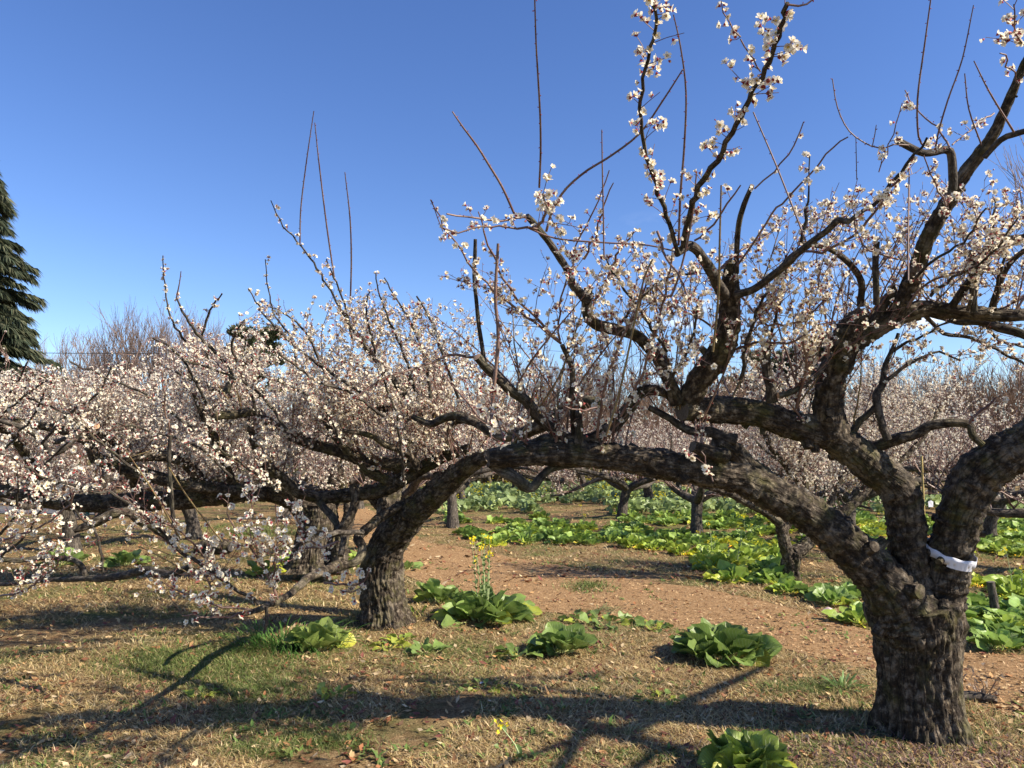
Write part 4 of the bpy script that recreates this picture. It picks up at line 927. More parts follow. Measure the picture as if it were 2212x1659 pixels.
V = np.stack((c - d * S * 1.6, c + e * S * .5, c + d * S * 1.6, c - e * S * .5), 1).reshape(-1, 3); mb.add(V, (np.arange(n) * 4)[:, None] + np.array((0, 1, 2, 3)), 0, None, np.repeat(pick([(.52, .34, .17), (.40, .24, .11), (.60, .43, .23), (.28, .16, .08), (.48, .31, .16), (.56, .40, .22)], n), 4, 0))
tag(mb.build('bark_chips', LITTER), 'orange brown chips and leaf bits on the path', 'bark chips', None, 'stuff')
# low green weeds among the turf
mb = MB(); X, Y = in_view(1500, 3.3, 13, 1.5); g = noisev(X, Y, 1.0, 41.0); kp = g > .0; X, Y = X[kp], Y[kp]
for x, y in zip(X, Y):
    m = random.randint(5, 11); xx = x + RNG.normal(size=m) * .02; yy = y + RNG.normal(size=m) * .02
    blades(mb, xx, yy, RNG.uniform(.03, .08, m), RNG.uniform(.004, .010, m), RNG.uniform(.2, 1.0, m), pick([(.16, .26, .06), (.12, .19, .05), (.25, .30, .09), (.30, .22, .10)], m))
tag(mb.build('small_weeds', GRASSM), 'small green weeds dotted through the dry turf', 'weeds', None, 'stuff')

# ================================================================== mustard plants
def leaf(mb, base, ang, L, Wd, el, curl, tint, roll=0.0, stalk=.35, mats=(0, 1), wav=1.0):
    """one broad mustard leaf: stalk then crinkled blade"""
    d = np.array((math.cos(ang), math.sin(ang), 0)); s = np.array((-math.sin(ang), math.cos(ang), 0)); z = np.array((0, 0, 1.))
    n = 9; p = np.array(base, float); L = L * .66; Wd = Wd * .50; e = el; pts = [p.copy()]; st = L / n; dirs = []
    for i_ in range(n):
        v = d * math.cos(e) + z * math.sin(e); dirs.append(v); p = p + v * st; 
        if p[2] < .012: p[2] = .012
        pts.append(p.copy()); e -= curl / n * (.4 + 1.2 * i_ / n)
    pts = np.array(pts); dirs.append(dirs[-1]); k0 = max(1, int(n * stalk))
    tube(mb, pts[:k0 + 1], np.linspace(.007, .0035, k0 + 1) * (L / .3), 4, mats[1], cap=False, col=tint)
    us = np.linspace(-1, 1, 9); m = n - k0; V = []; UV = []; ph = random.uniform(0, 9)
    for i_ in range(k0, n + 1):
        t = (i_ - k0) / m; wd = Wd * (math.sin(math.pi * min(1, .10 + .88 * t ** .8)) ** .75) * (1 if t < 1 else .35); up = nrm(np.cross(dirs[i_], s)) * -1
        if up[2] < 0 and el > 0 and dirs[i_][2] > -.7: up = -up
        for u in us:
            h = abs(u) * .30 * wd + wav * .17 * wd * math.sin(ph + t * 9 + abs(u) * 3 + (u > 0) * 2) * abs(u) ** 1.5 + wav * .05 * wd * math.sin(t * 26 + u * 11 + ph)
            ww = u * wd * (1 + .07 * math.sin(t * 22 + ph + u) * (abs(u) > .9)); q = pts[i_] + (s * math.cos(roll) + up * math.sin(roll)) * ww + up * h; q[2] = max(q[2], .008); V.append(q); UV.append((u, t))
    V = np.array(V); UV = np.array(UV); c = len(us); F = np.array([(i_ * c + j_, i_ * c + j_ + 1, (i_ + 1) * c + j_ + 1, (i_ + 1) * c + j_) for i_ in range(m) for j_ in range(c - 1)])
    mb.add(V, F, mats[0], [UV[F.ravel()]], tint)
def leafy_plant(name, loc, label, nleaf, L, Wd=.36, seed=0, group='mustard plants', el=(.35, 1.35), yellow=.08, flowers=None, spread=.08, cat='plant', tintbase=(1, 1, 1), rz=0):
    random.seed(seed); root = empty(name, loc, label, cat, group, rz); mb = MB(); nleaf = int(nleaf * 1.8)
    for k in range(nleaf):
        f = (k + .5) / nleaf; a = k * 2.399 + random.uniform(-.3, .3); l = L * random.uniform(.7, 1.1) * (1.0 if f < .75 else .7)
        e = el[0] + (el[1] - el[0]) * f + random.uniform(-.4, .3); b = (math.cos(a) * spread * (1 - f), math.sin(a) * spread * (1 - f), .0)
        tv = random.uniform(.8, 1.25); tint = np.array((tv, tv, tv)) * tintbase * (1.5, 1.38, 1.15) * (1.15 if group and 'field' in group else 1)
        if random.random() < yellow: tint = tint * np.array((1.9, 1.45, .8)); e = min(e, .3)
        leaf(mb, b, a, l, l * Wd * random.uniform(.8, 1.15), e, random.uniform(.15, 1.0), tint, random.uniform(-.9, .9), wav=random.uniform(.7, 1.6))
    mb.build('foliage', [LEAF, STALK], root)
    if flowers:
        for k in range(flowers[0]):
            a = random.uniform(0, 6.28); h = flowers[1] * random.uniform(.6, 1.0); mbs = MB(); r0 = random.uniform(.02, .07)
            P = np.array([(math.cos(a) * r0, math.sin(a) * r0, 0.02), (math.cos(a) * r0 * 1.6, math.sin(a) * r0 * 1.6, h * .5), (math.cos(a) * r0 * (2.6) + random.uniform(-.03, .03), math.sin(a) * r0 * 2.2, h)])
            Q, q = resample(P, [.006, .004, .002], .05); tube(mbs, Q, q, 5, 1)
            for t in range(int(flowers[1] * 16)):
                i_ = random.randint(0, int(len(Q) * .8)); leaf(mbs, Q[i_], random.uniform(0, 6.28), random.uniform(.06, .13) * (1.4 - i_ / len(Q)), .03, .9, .9, np.array((.95, 1, .95)), stalk=.15)
            st = mbs.build('flower_stalk', [LEAF, STALK], root); mf = MB(); top = Q[-1]; nb = random.randint(5, 12)
            pos = top + RNG.normal(size=(nb, 3)) * np.array((.018, .018, .016)); V = []
            nn = RNG.normal(size=(nb, 3)) + np.array((0, -.4, .8)); n_ = nn / np.linalg.norm(nn, axis=1)[:, None]; t_ = np.cross(n_, RNG.normal(size=(nb, 3))); t_ /= np.linalg.norm(t_, axis=1)[:, None]; b_ = np.cross(n_, t_); s_ = .011
            for c_ in range(4):
                aa = c_ * math.pi / 2; u_ = t_ * math.cos(aa) + b_ * math.sin(aa); w_ = -t_ * math.sin(aa) + b_ * math.cos(aa)
                VV = np.stack((pos, pos + u_ * s_ * .6 + w_ * s_ * .5 + n_ * s_ * .3, pos + u_ * s_ * 1.1 + n_ * s_ * .3, pos + u_ * s_ * .6 - w_ * s_ * .5 + n_ * s_ * .3), 1).reshape(-1, 3); mf.add(VV, (np.arange(nb) * 4)[:, None] + np.array((0, 1, 2, 3)))
            mf.build('yellow_blossom', [YFLOW], st)
    return root
FGP = 'leafy mustard plants in the foreground'
def fg(px, py, label, *a, **k): return leafy_plant('mustard_plant', gnd(px, py), label, *a, group=FGP, **k)
fg(1212, 1408, 'broad-leaved mustard plant with one big veined leaf facing out, between the two neighbours', 34, .34, .46, 1, el=(.55, 1.4))
fg(1118, 1415, 'low small mustard plant with spoon leaves touching the big-leaved one', 12, .24, .34, 2, el=(.2, .9))
fg(1560, 1420, 'wide bushy blue-green mustard plant alone on the turf, many upright leaves', 60, .40, .44, 3, el=(.5, 1.45), spread=.20, yellow=.03)
fg(1612, 1668, 'pale green mustard plant cut by the bottom edge of the picture', 36, .30, .46, 4, el=(.55, 1.4), spread=.1, tintbase=(1.25, 1.15, .9))
fg(688, 1405, 'mustard plant with large floppy pale leaves beside the dark grass clump', 20, .36, .50, 5, el=(.6, 1.35), yellow=.1, tintbase=(1.3, 1.15, 1.2))
fg(1048, 1338, 'tall flowering mustard with yellow flower heads on upright stalks', 52, .48, .36, 6, el=(.45, 1.45), flowers=(9, .76), spread=.22)
fg(948, 1300, 'mid-sized mustard plant between the leaning trunk and the flowering one', 26, .36, .42, 7, el=(.6, 1.3), spread=.12)
fg(905, 1330, 'little upright pale sprout plant at the foot of the leaning trunk', 6, .16, .3, 8, el=(.8, 1.4), tintbase=(1.5, 1.4, 1))
fg(1300, 1345, 'low dark flat-growing mustard plant on the near edge of the path', 22, .24, .4, 9, el=(.1, .6), spread=.3)
fg(1408, 1358, 'small mustard rosette with one round pale leaf beside the path', 9, .20, .45, 10, el=(.2, .8))
fg(918, 1412, 'small mustard plant with two round leaves left of the big-leaved group', 8, .24, .42, 11, el=(.2, .9))
fg(838, 1400, 'yellowing withered mustard seedling in the turf left of the round-leaved one', 9, .18, .36, 12, el=(.1, .8), yellow=.6)
fg(860, 1385, 'pale lettuce-like seedling right behind the yellowing one', 8, .15, .36, 13, el=(.4, 1.1), tintbase=(1.6, 1.4, 1))
fg(800, 1345, 'tiny sprout near the mossy foot of the leaning trunk', 5, .1, .36, 14, el=(.4, 1.1), tintbase=(1.4, 1.3, 1))
fg(1100, 1620, 'tiny weed rosette near the bottom edge beside the single yellow flower', 6, .07, .4, 15)
fg(1142, 1650, 'single yellow mustard flower on a thin stem near the bottom edge', 5, .07, .3, 16, flowers=(1, .19))
fg(640, 1232, 'bright green mustard plant in the sun behind the trailing blossom', 22, .42, .38, 17, tintbase=(1.5, 1.4, .9))
fg(735, 1225, 'smaller bright mustard plant just left of the leaning trunk', 12, .3, .38, 18, tintbase=(1.5, 1.4, .9))
fg(560, 1240, 'yellow-green low mustard plant left of the bright one', 14, .3, .38, 19, yellow=.3, tintbase=(1.4, 1.3, .9))
fg(270, 1222, 'green mustard plant seen under the level limbs, nearer the middle', 18, .40, .38, 20)
fg(130, 1220, 'green mustard plant seen under the level limbs, nearer the left edge', 18, .42, .38, 21)
fg(880, 1232, 'small mustard plant peeping out right of the leaning trunk', 10, .28, .38, 22)
fg(520, 1160, 'tiny round-leaved plant on the turf in the left orchard', 7, .2, .4, 23)
fg(780, 1210, 'narrow mustard plant between the two left trunks', 9, .3, .3, 24, tintbase=(1.4, 1.3, .9))
fg(720, 1580, 'small yellow-green weed rosette in the near left turf', 7, .09, .4, 25, yellow=.3)
fg(720, 1505, 'weed tuft with reddish leaf in the left foreground shadow', 9, .14, .34, 26, yellow=.4, el=(.3, 1.2))
fg(430, 1505, 'small broad-leaved weed on the green patch at the left', 8, .13, .36, 27, yellow=.2)
fg(1040, 1490, 'withered red-leaved weed patch between the shadows', 12, .12, .36, 28, yellow=.5, el=(.1, .7), spread=.12)
fg(1420, 1515, 'flattened pale weed on the edge of the broad shadow', 10, .13, .36, 29, yellow=.3, el=(.1, .6), spread=.12)
fg(1820, 1490, 'spiky narrow-leaved rosette at the foot of the thick trunk', 22, .20, .10, 30, el=(.2, 1.3), tintbase=(.9, 1.0, 1.3))
# the field
F_PROTO = []
for s in range(9):
    r = leafy_plant('mustard_plant', (0, 0, 0), 'x', 20, .32, .40, 50 + s, group='field', el=(.5, 1.4), yellow=.18, tintbase=((1.35, 1.25, .85), (1.9, 1.6, .9), (1.0, 1.05, 1.0), (1.6, 1.45, .9), (1.15, 1.2, 1.1), (2.3, 1.8, .8), (1.5, 1.4, .9), (1.3, 1.3, 1.0), (1.7, 1.5, .9))[s], spread=.12, flowers=(2, .5) if s in (1, 3) else None)
    F_PROTO.append((r, list(r.children)))
def infield(x, y):      # in photo pixels
    top = np.interp(x, (880, 960, 1050, 1200, 1320, 1500, 1700, 1900, 2212), (1075, 1060, 1056, 1052, 1056, 1060, 1075, 1085, 1100))
    bot = np.interp(x, (880, 975, 1030, 1100, 1150, 1300, 1420, 1500, 1560, 1640, 1760, 1900, 2070, 2130, 2280), (1080, 1135, 1175, 1195, 1180, 1180, 1190, 1215, 1250, 1275, 1320, 1375, 1385, 1395, 1450))
    hole = ((x - 1085) / 80.) ** 2 + ((y - 1118) / 12.) ** 2 < 1
    hole2 = ((x - 1780) / 70.) ** 2 + ((y - 1215) / 30.) ** 2 < 1
    return (y > top) & (y < bot) & ~hole & ~hole2 & (x > 900)
cand = []; yy = 5.2
random.seed(77)
while yy < 33:
    st = .40 + .010 * yy; xx = -3 + random.uniform(0, st)
    while xx < .8 * yy:
        X, Y = xx + random.uniform(-.18, .18), yy + random.uniform(-.15, .15); px, py = proj((X, Y, 0)); px, py = px[0], py[0]
        dens = noise.noise(Vector((X * .35, Y * .35, 4))) 
        if infield(px, py) and px < 2290:
            nearedge = not infield(px, py + 26 * 10 / Y)
            if dens > -.16 or (nearedge and dens > -.3): cand.append((X, Y, px, py))
        xx += st
    yy += st * .8
cand.sort(key=lambda c: c[1]); print('FIELD', len(cand))
near, rest = cand[:290], cand[290:]
FL = ['bright green leafy mustard plant in the sunlit field behind the trees', 'yellow-green mustard plant with small yellow flowers in the sunlit field']
usedp = set()
for (X, Y, px, py) in near:
    dk = noise.noise(Vector((X * .4, Y * .4, 9))); k = random.choice((2, 4, 7, 0) if dk < .05 else (0, 1, 3, 5, 6, 8)); r, ch = F_PROTO[k]
    if k in usedp:
        r2 = r.copy(); sc.collection.objects.link(r2)
        for c in ch:
            c2 = c.copy(); c2.parent = r2; sc.collection.objects.link(c2)
            for g in c.children: g2 = g.copy(); g2.parent = c2; sc.collection.objects.link(g2)
        r = r2
    usedp.add(k)
    r.location = (X, Y, zg(X, Y)); r.rotation_euler.z = random.uniform(0, 6.28); s = random.uniform(.75, 1.15); r.scale = (s, s, s * random.uniform(.8, 1.1))
    fl = k in (1, 3); r['label'] = FL[1] if fl else FL[0]; r['group'] = 'flowering mustard plants of the field' if fl else 'leafy mustard plants of the field'
for k, (r, ch) in enumerate(F_PROTO):
    if k not in usedp:
        for c in ch: bpy.data.objects.remove(c)
        bpy.data.objects.remove(r)
mb = MB()
def mesh_np(me):
    v = np.zeros(len(me.vertices) * 3, np.float32); me.vertices.foreach_get('co', v); return v.reshape(-1, 3)
for (X, Y, px, py) in rest:
    tb_ = random.choice(((1.35, 1.25, .85), (1.9, 1.6, .9), (1.0, 1.1, 1.0), (1.6, 1.45, .9), (2.1, 1.7, .8)))
    n = 26; a = RNG.random(n) * 6.28; rr = RNG.random(n) ** .6 * .28; c = np.stack((X + np.cos(a) * rr, Y + np.sin(a) * rr, RNG.uniform(.04, .30, n)), 1)
    nn = RNG.normal(size=(n, 3)) + np.array((0, 0, .9)); nn /= np.linalg.norm(nn, axis=1)[:, None]; t_ = np.cross(nn, RNG.normal(size=(n, 3))); t_ /= np.linalg.norm(t_, axis=1)[:, None]; b_ = np.cross(nn, t_); s_ = RNG.uniform(.05, .11, n)[:, None]
    V = np.stack((c - t_ * s_, c - t_ * s_ * .3 + b_ * s_ * .8 + nn * s_ * .2, c + t_ * s_ * .9 + b_ * s_ * .4 + nn * s_ * .25, c + t_ * s_ * .9 - b_ * s_ * .4 + nn * s_ * .25, c - t_ * s_ * .3 - b_ * s_ * .8 + nn * s_ * .2, c), 1).reshape(-1, 3)
    o = (np.arange(n) * 6)[:, None]; F = np.concatenate([o + np.array(q) for q in ((0, 5, 1), (1, 5, 2), (2, 5, 3), (3, 5, 4), (4, 5, 0))]); mb.add(V, F, 0, None, np.repeat(pick([tb_], n, .25) if False else np.array(tb_) * RNG.uniform(.7, 1.3, (n, 1)), 6, 0))
    if random.random() < .30:
        c = np.stack((X + RNG.normal(size=5) * .1, Y + RNG.normal(size=5) * .1, RNG.uniform(.35, .5, 5)), 1); e = .022
        V = (c[:, None, :] + np.array([(-e, 0, 0), (0, -e, e * .6), (e, 0, 0), (0, e, -e * .6), (0, 0, e)])[None]).reshape(-1, 3); o = (np.arange(5) * 5)[:, None]; mb.add(V, np.concatenate([o + np.array(q) for q in ((0, 1, 4), (1, 2, 4), (2, 3, 4), (3, 0, 4))]), 1)
tag(mb.build('mustard_field', [LEAF, YFLOW]), 'far part of the sunlit mustard field, leaves too many to count', 'mustard field', None, 'stuff')

# dark grass clump
def clump(name, px, py, label, n, L, spread, cols, tilt=(.5, 1.4), wd=.0035, cat='grass clump'):
    g = gnd(px, py); mb = MB(); X, Y = RNG.normal(size=n) * spread, RNG.normal(size=n) * spread * .6
    for k in range(n):
        a = math.atan2(Y[k], X[k]) + random.uniform(-.7, .7); e = random.uniform(*tilt); l = L * random.uniform(.6, 1.1); p = np.array((X[k], Y[k], 0)); pts = [p]; 
        for q in range(5):
            p = p + np.array((math.cos(a) * math.cos(e), math.sin(a) * math.cos(e), math.sin(e))) * l / 5; p[2] = max(p[2], .01); pts.append(p); e -= .32
        pts = np.array(pts); s = np.array((-math.sin(a), math.cos(a), .2)); w_ = np.array((.7, 1, 1, .85, .55, .05))[:, None] * wd
        V = np.vstack((pts - s * w_, pts + s * w_)); F = np.array([(i_, i_ + 6, i_ + 7, i_ + 1) for i_ in range(5)]); c = np.array(random.choice(cols)) * random.uniform(.8, 1.2); mb.add(V, F, 0, None, c)
    return tag(mb.build(name, [GRASSM], loc=g), label, cat)
clump('grass_clump', 612, 1402, 'dense dark green grass clump beside the floppy-leaved mustard plant', 420, .34, .17, [(.05, .12, .02), (.07, .16, .03), (.10, .19, .045)])
clump('grass_clump', 300, 1395, 'small dry yellow grass tuft in the left foreground', 70, .14, .05, [(.45, .40, .18), (.5, .42, .25)], wd=.0016)
clump('grass_clump', 1290, 1320, 'grey-green grass tuft on the path', 70, .16, .10, [(.16, .20, .08), (.2, .24, .1)], wd=.003, tilt=(.2, .9))
clump('grass_clump', 1350, 1585, 'dry grass tuft near the bottom edge', 60, .14, .06, [(.4, .36, .2), (.25, .28, .1)], wd=.0016)
# soft green turf patches
mb = MB()
for (px, py, rx, ry, n) in ((430, 1440, 230, 45, 9000), (520, 1490, 120, 30, 4000), (350, 1420, 100, 20, 1500), (1850, 1270, 60, 25, 1500), (550, 1625, 100, 20, 1500), (690, 1600, 130, 25, 2500), (560, 1150, 120, 14, 2500), (1270, 1268, 60, 14, 900), (1750, 1490, 120, 22, 2500), (1470, 1640, 300, 18, 2000), (2060, 1600, 150, 30, 2000)):
    q = RNG.normal(size=(n, 2)) * .45; P = np.array([gnd(px + a_ * rx, max(1000, py + b_ * ry)) for a_, b_ in q]); P = P[(P[:, 1] > 2.9)]
    m = len(P); k = P[:, 1].mean() / 5; blades(mb, P[:, 0], P[:, 1], RNG.uniform(.03, .08, m) * k ** .5, RNG.uniform(.001, .002, m) * k, RNG.uniform(.3, 1.1, m), pick([(.12, .17, .04), (.16, .21, .06), (.09, .13, .03), (.30, .30, .13)], m))
tag(mb.build('green_grass', GRASSM), 'soft green grass patches in the turf', 'grass', None, 'stuff')
mb = MB()
for (cx_, cy_, rd, n) in ((*trunk_base[:2], .30, 900), (*sbase[:2], .26, 700), (*tb[:2], .4, 400), (*gb[:2], .16, 250)):
    a = RNG.random(n) * 6.283; r_ = rd + abs(RNG.normal(size=n)) * .08; X = cx_ + np.cos(a) * r_; Y = cy_ + np.sin(a) * r_; blades(mb, X, Y, RNG.uniform(.04, .14, n), RNG.uniform(.001, .002, n), RNG.uniform(.4, 1.4, n), pick(STRAW + GREEN, n, .2))
tag(mb.build('tufted_grass', GRASSM), 'dry tufts of grass round the trunk feet', 'grass', None, 'stuff')
# dark purple dry litter under the big trunk
mb = MB(); n = 4500; X = 2.15 + RNG.normal(size=n) * .55; Y = 4.05 + RNG.normal(size=n) * .18
blades(mb, X, Y, RNG.uniform(.02, .07, n), RNG.uniform(.002, .005, n), RNG.uniform(.1, 1.2, n), pick([(.16, .09, .09), (.22, .13, .12), (.10, .07, .06), (.35, .25, .2)], n))
tag(mb.build('dry_weeds', GRASSM), 'purplish dead weeds round the foot of the thick trunk', 'dead weeds', None, 'stuff')

# ================================================================== small things
# tape
P0, m0 = at(2055, 1192, 4.14); ax = nrm(at(2078, 1105, 4.15)[0] - at(2036, 1265, 4.3)[0])
root = empty('tape_band', P0, 'white tape band wrapped round the right limb of the thick trunk', 'tape')
rad = .128; c0 = min((P_ for Q_, q_ in LIMBS[rootA.name] if .10 < q_.max() and Q_[:, 0].max() > 2.6 for P_ in Q_), key=lambda P_: abs(proj(P_)[1][0] - 1194) + abs(proj(P_)[0][0] - 2055)); print('TAPE', c0); hh = .023; V = []; ns = 72; s1 = nrm(np.cross(ax, (0, 1, 0))); s2 = np.cross(s1, ax)
til = nrm(ax + s1 * .28)
for k_ in range(ns + 1):
    a = k_ / ns * 2 * math.pi; r_ = rad * (1 + .02 * math.sin(5 * a) + .012 * math.sin(13 * a)); o = s1 * math.cos(a) * r_ + s2 * math.sin(a) * r_; sh = ax * (.10 * math.cos(a) * r_ + .003 * math.sin(9 * a))
    V += [c0 + o + sh - ax * hh, c0 + o * 1.012 + sh, c0 + o + sh + ax * hh]
V = np.array(V) - P0; F = np.array([(3 * k_ + u, 3 * k_ + 3 + u, 3 * k_ + 4 + u, 3 * k_ + 1 + u) for k_ in range(ns) for u in (0, 1)]); mb = MB(); mb.add(V, F)
TAPE = mat('tape', lambda t, p: (p.inputs['Base Color'].__setattr__('default_value', (.70, .71, .76, 1)), p.inputs['Roughness'].__setattr__('default_value', .45)))
o = mb.build('tape', TAPE, root, smooth=True); sol = o.modifiers.new('s', 'SOLIDIFY'); sol.thickness = .002
mb = MB(); V2 = []
for k_ in range(-9, 12):
    a = -math.pi / 2 - .05 + k_ * .055; r_ = rad * 1.03 * (1 + .012 * math.sin(k_ * 1.7)); o_ = s1 * math.cos(a) * r_ + s2 * math.sin(a) * r_; sh = ax * (.10 * math.cos(a) * r_ - .012); V2 += [c0 + o_ + sh - ax * .024 - P0, c0 + o_ + sh + ax * .022 - P0]
V2 = np.array(V2); mb.add(V2, np.array([(2 * k_, 2 * k_ + 2, 2 * k_ + 3, 2 * k_ + 1) for k_ in range(20)])); mb.build('tape_end', TAPE, root)
# bamboo cane
P0 = gnd(2000, 1440); t0 = at(2002, 1235, 4.75)[0]; t1 = at(1998, 985, 4.75)[0]; mb = MB(); g = t0.copy(); g[2] = 0
Q = np.array([g + (0, 0, t1[2] * k_ / 12) + (t1 - t0) * (0, 0, 0) for k_ in range(13)]); rr_ = np.array([.0065 if k_ % 2 else .0072 for k_ in range(13)]); tube(mb, Q, rr_, 8, 0)
tag(mb.build('bamboo_cane', mat('bamboo', twig_b((.38, .28, .10), (.50, .40, .16), .4, .4)), origin=g, loc=g), 'thin yellow bamboo cane standing upright behind the fork of the thick trunk', 'cane')
# white label tag hanging on a twig
P0 = at(2011, 1088, 6.5)[0]; root = empty('hanging_tag', P0, 'small white label tag hanging from a twig beside the bamboo cane', 'tag')
mb = MB(); s_ = .028; V = np.array([(-s_ * .7, 0, -s_), (s_ * .7, .004, -s_), (s_ * .8, .004, s_ * .6), (0, 0, s_), (-s_ * .8, 0, s_ * .6)]); mb.add(np.vstack((V, V + (0, .002, 0))), [np.array([(0, 1, 2, 3, 4), (9, 8, 7, 6, 5)]), np.array([(k_, k_ + 5, (k_ + 1) % 5 + 5, (k_ + 1) % 5) for k_ in range(5)])]); mb.build('card', TAPE, root, smooth=False)
mb = MB(); tube(mb, np.array([(0, 0, s_), (.01, 0, .15), (-.02, 0, .33)]), [.0015] * 3, 4, 0); mb.build('string', [TWIG], root)
# post in the right-hand plants
g = gnd(2152, 1338); mb = MB(); Q, q = resample([g - (0, 0, .05), g + (-.012, 0, .15), g + (-.035, 0, .34)], [.036, .038, .034], .03); tube(mb, Q, q, 16, 0, rough=.8, capmat=1, seed=5)
tag(mb.build('wooden_post', [FARBARK, OLDCUT], origin=g, loc=g), 'short weathered wooden post sticking out of the leafy plants at the right', 'post')
# cut logs and dead stalk by the trunk
g = gnd(2100, 1520); mb = MB()
Q, q = resample([g + (-.13, 0, .03), g + (0, .03, .035), g + (.14, -.02, .03)], [.026, .034, .022], .03); tube(mb, Q, q, 12, 0, rough=.7, capmat=1, seed=9)
tag(mb.build('fallen_branch', [FARBARK, OLDCUT], origin=g, loc=g), 'short grey piece of dead branch lying right of the thick trunk', 'branch')
g = gnd(464, 1195); root = empty('cut_log', g, 'dark cut tree stump lying in the left orchard', 'log')
mb = MB(); Q, q = resample([(-.30, .1, .06), (0, 0, .09), (.2, -.05, .10), (.28, -.1, .10)], [.09, .13, .11, .06], .04); tube(mb, Q, q, 26, 0, rough=1, capmat=1, seed=12, knob=.5); mb.build('wood', [BARK, OLDCUT], root)
g = gnd(2122, 1515); mb = MB()
for k_ in range(12):
    a = random.uniform(0, 6.28); Q, q = shoot((0, 0, 0), (math.cos(a) * .5, math.sin(a) * .5, 1), random.uniform(.1, .28), .003, .001, 6, .2, 0); tube(mb, Q, q, 4, 0, cap=False)
    blades(mb, Q[2:, 0], Q[2:, 1], RNG.uniform(.02, .05, 4), RNG.uniform(.004, .009, 4), RNG.uniform(-.5, 1, 4), pick([(.3, .24, .17), (.4, .35, .28), (.2, .12, .08)], 4)) if False else None
    for v in Q[2:]: e = RNG.normal(size=(2, 3)) * .016; mb.add(np.array([v, v + e[0], v + e[0] * .5 + e[1]]), np.array([(0, 1, 2)]), 1, None, np.array((.34, .27, .2)))
tag(mb.build('dead_plant', [TWIG, LITTER], loc=g), 'dried up dead plant with curled leaves right of the thick trunk', 'plant')
# stones / bulb
g = gnd(1790, 1327); mb = MB(); Q, q = resample([(-.05, 0, .03), (0, 0, .035), (.06, 0, .03)], [.015, .035, .01], .01); tube(mb, Q, q, 14, 0, rough=.3)
tag(mb.build('turnip', [mat('root_skin', twig_b((.45, .30, .30), (.62, .50, .45), .6, .3))], loc=g), 'pinkish round root lying at the edge of the leafy plants', 'root')
g = gnd(1037, 1506); mb = MB(); leaf(mb, (0, 0, .0), .4, .09, .03, .2, .6, np.array((1, 1, 1)), stalk=.1, mats=(0, 0)); tag(mb.build('dead_leaf', [LITTER], loc=gnd(1035, 2700 / 1.8228)), 'curled pale tan dead leaf lying alone on the turf', 'leaf')

# ================================================================== background
def card_tree(name, loc, label, H, Rb, n, seed, cols, gap=.0, taper=1.0, spray=(.22, .55), tiers=26, droop=.35, trunk_r=.3, cat='tree'):
    """conifer: tiers of drooping limbs carrying needle sprays"""
    global RNG
    random.seed(seed); RNG = np.random.default_rng(seed); root = empty(name, loc, label, cat); mb = MB(); tube(mb, np.array([(0, 0, -.1), (.1, 0, H * .5), (0, .1, H * .97)]), [trunk_r, trunk_r * .6, .04], 10, 0); mb.build('trunk', [FARBARK], root)
    mb = MB()
    for t in range(tiers):
        f = (t + random.uniform(-.3, .3)) / tiers; z0 = H * (.08 + .9 * f); R_ = Rb * ((1 - max(0, f)) ** taper) * random.uniform(.72, 1.12) + .3
        for b in range(random.randint(7, 11)):
            a = random.uniform(0, 6.28); L = R_ * random.uniform(.7, 1.05); P = [np.array((0, 0, z0))]; e = .25
            for q in range(9): P.append(P[-1] + np.array((math.cos(a) * math.cos(e), math.sin(a) * math.cos(e), math.sin(e))) * L / 9); e -= droop / 5; a += random.uniform(-.06, .06)
            P = np.array(P); tube(mb, P, np.linspace(.05, .012, 10), 4, 1, cap=False)
            m = int(n * L / Rb); idx = RNG.random(m) ** .6 * 8.99; i_ = idx.astype(int); fr = (idx - i_)[:, None]; base = P[i_] * (1 - fr) + P[i_ + 1] * fr
            T = P[i_ + 1] - P[i_]; T /= np.linalg.norm(T, axis=1)[:, None]; S = np.stack((-T[:, 1], T[:, 0], np.zeros(m)), 1); sg = RNG.choice((-1, 1), m)[:, None]
            D = T * .9 + S * sg * RNG.uniform(.2, .9, (m, 1)) + np.array((0, 0, 1)) * RNG.normal(size=(m, 1)) * .15 + np.array((0, 0, -.22)); D /= np.linalg.norm(D, axis=1)[:, None]; ln = RNG.uniform(*spray, m)[:, None]
            W_ = np.cross(D, RNG.normal(size=(m, 3))); W_ /= np.linalg.norm(W_, axis=1)[:, None]; wd = ln * RNG.uniform(.03, .07, (m, 1)); mid = base + D * ln * .5 + np.array((0, 0, .03)); tip = base + D * ln - np.array((0, 0, 1)) * ln * .22
            V = np.stack((base, mid + W_ * wd, tip, mid - W_ * wd), 1).reshape(-1, 3); mb.add(V, (np.arange(m) * 4)[:, None] + np.array((0, 1, 2, 3)), 0, None, np.repeat(pick(cols, m, .2), 4, 0))
    mb.build('crown', [NEEDLE, FARBARK], root); return root
NEEDLE = leafy('needles', (1, 1, 1), .15, True, .6, sp=.1)
card_tree('cedar_tree', (gx(-98, 25), 25, 0), 'tall drooping dark green cedar at the left edge', 12.0, 3.6, 800, 5, [(.06, .075, .045), (.085, .10, .06), (.13, .135, .08), (.04, .055, .035)], taper=.8, tiers=42, droop=.35)
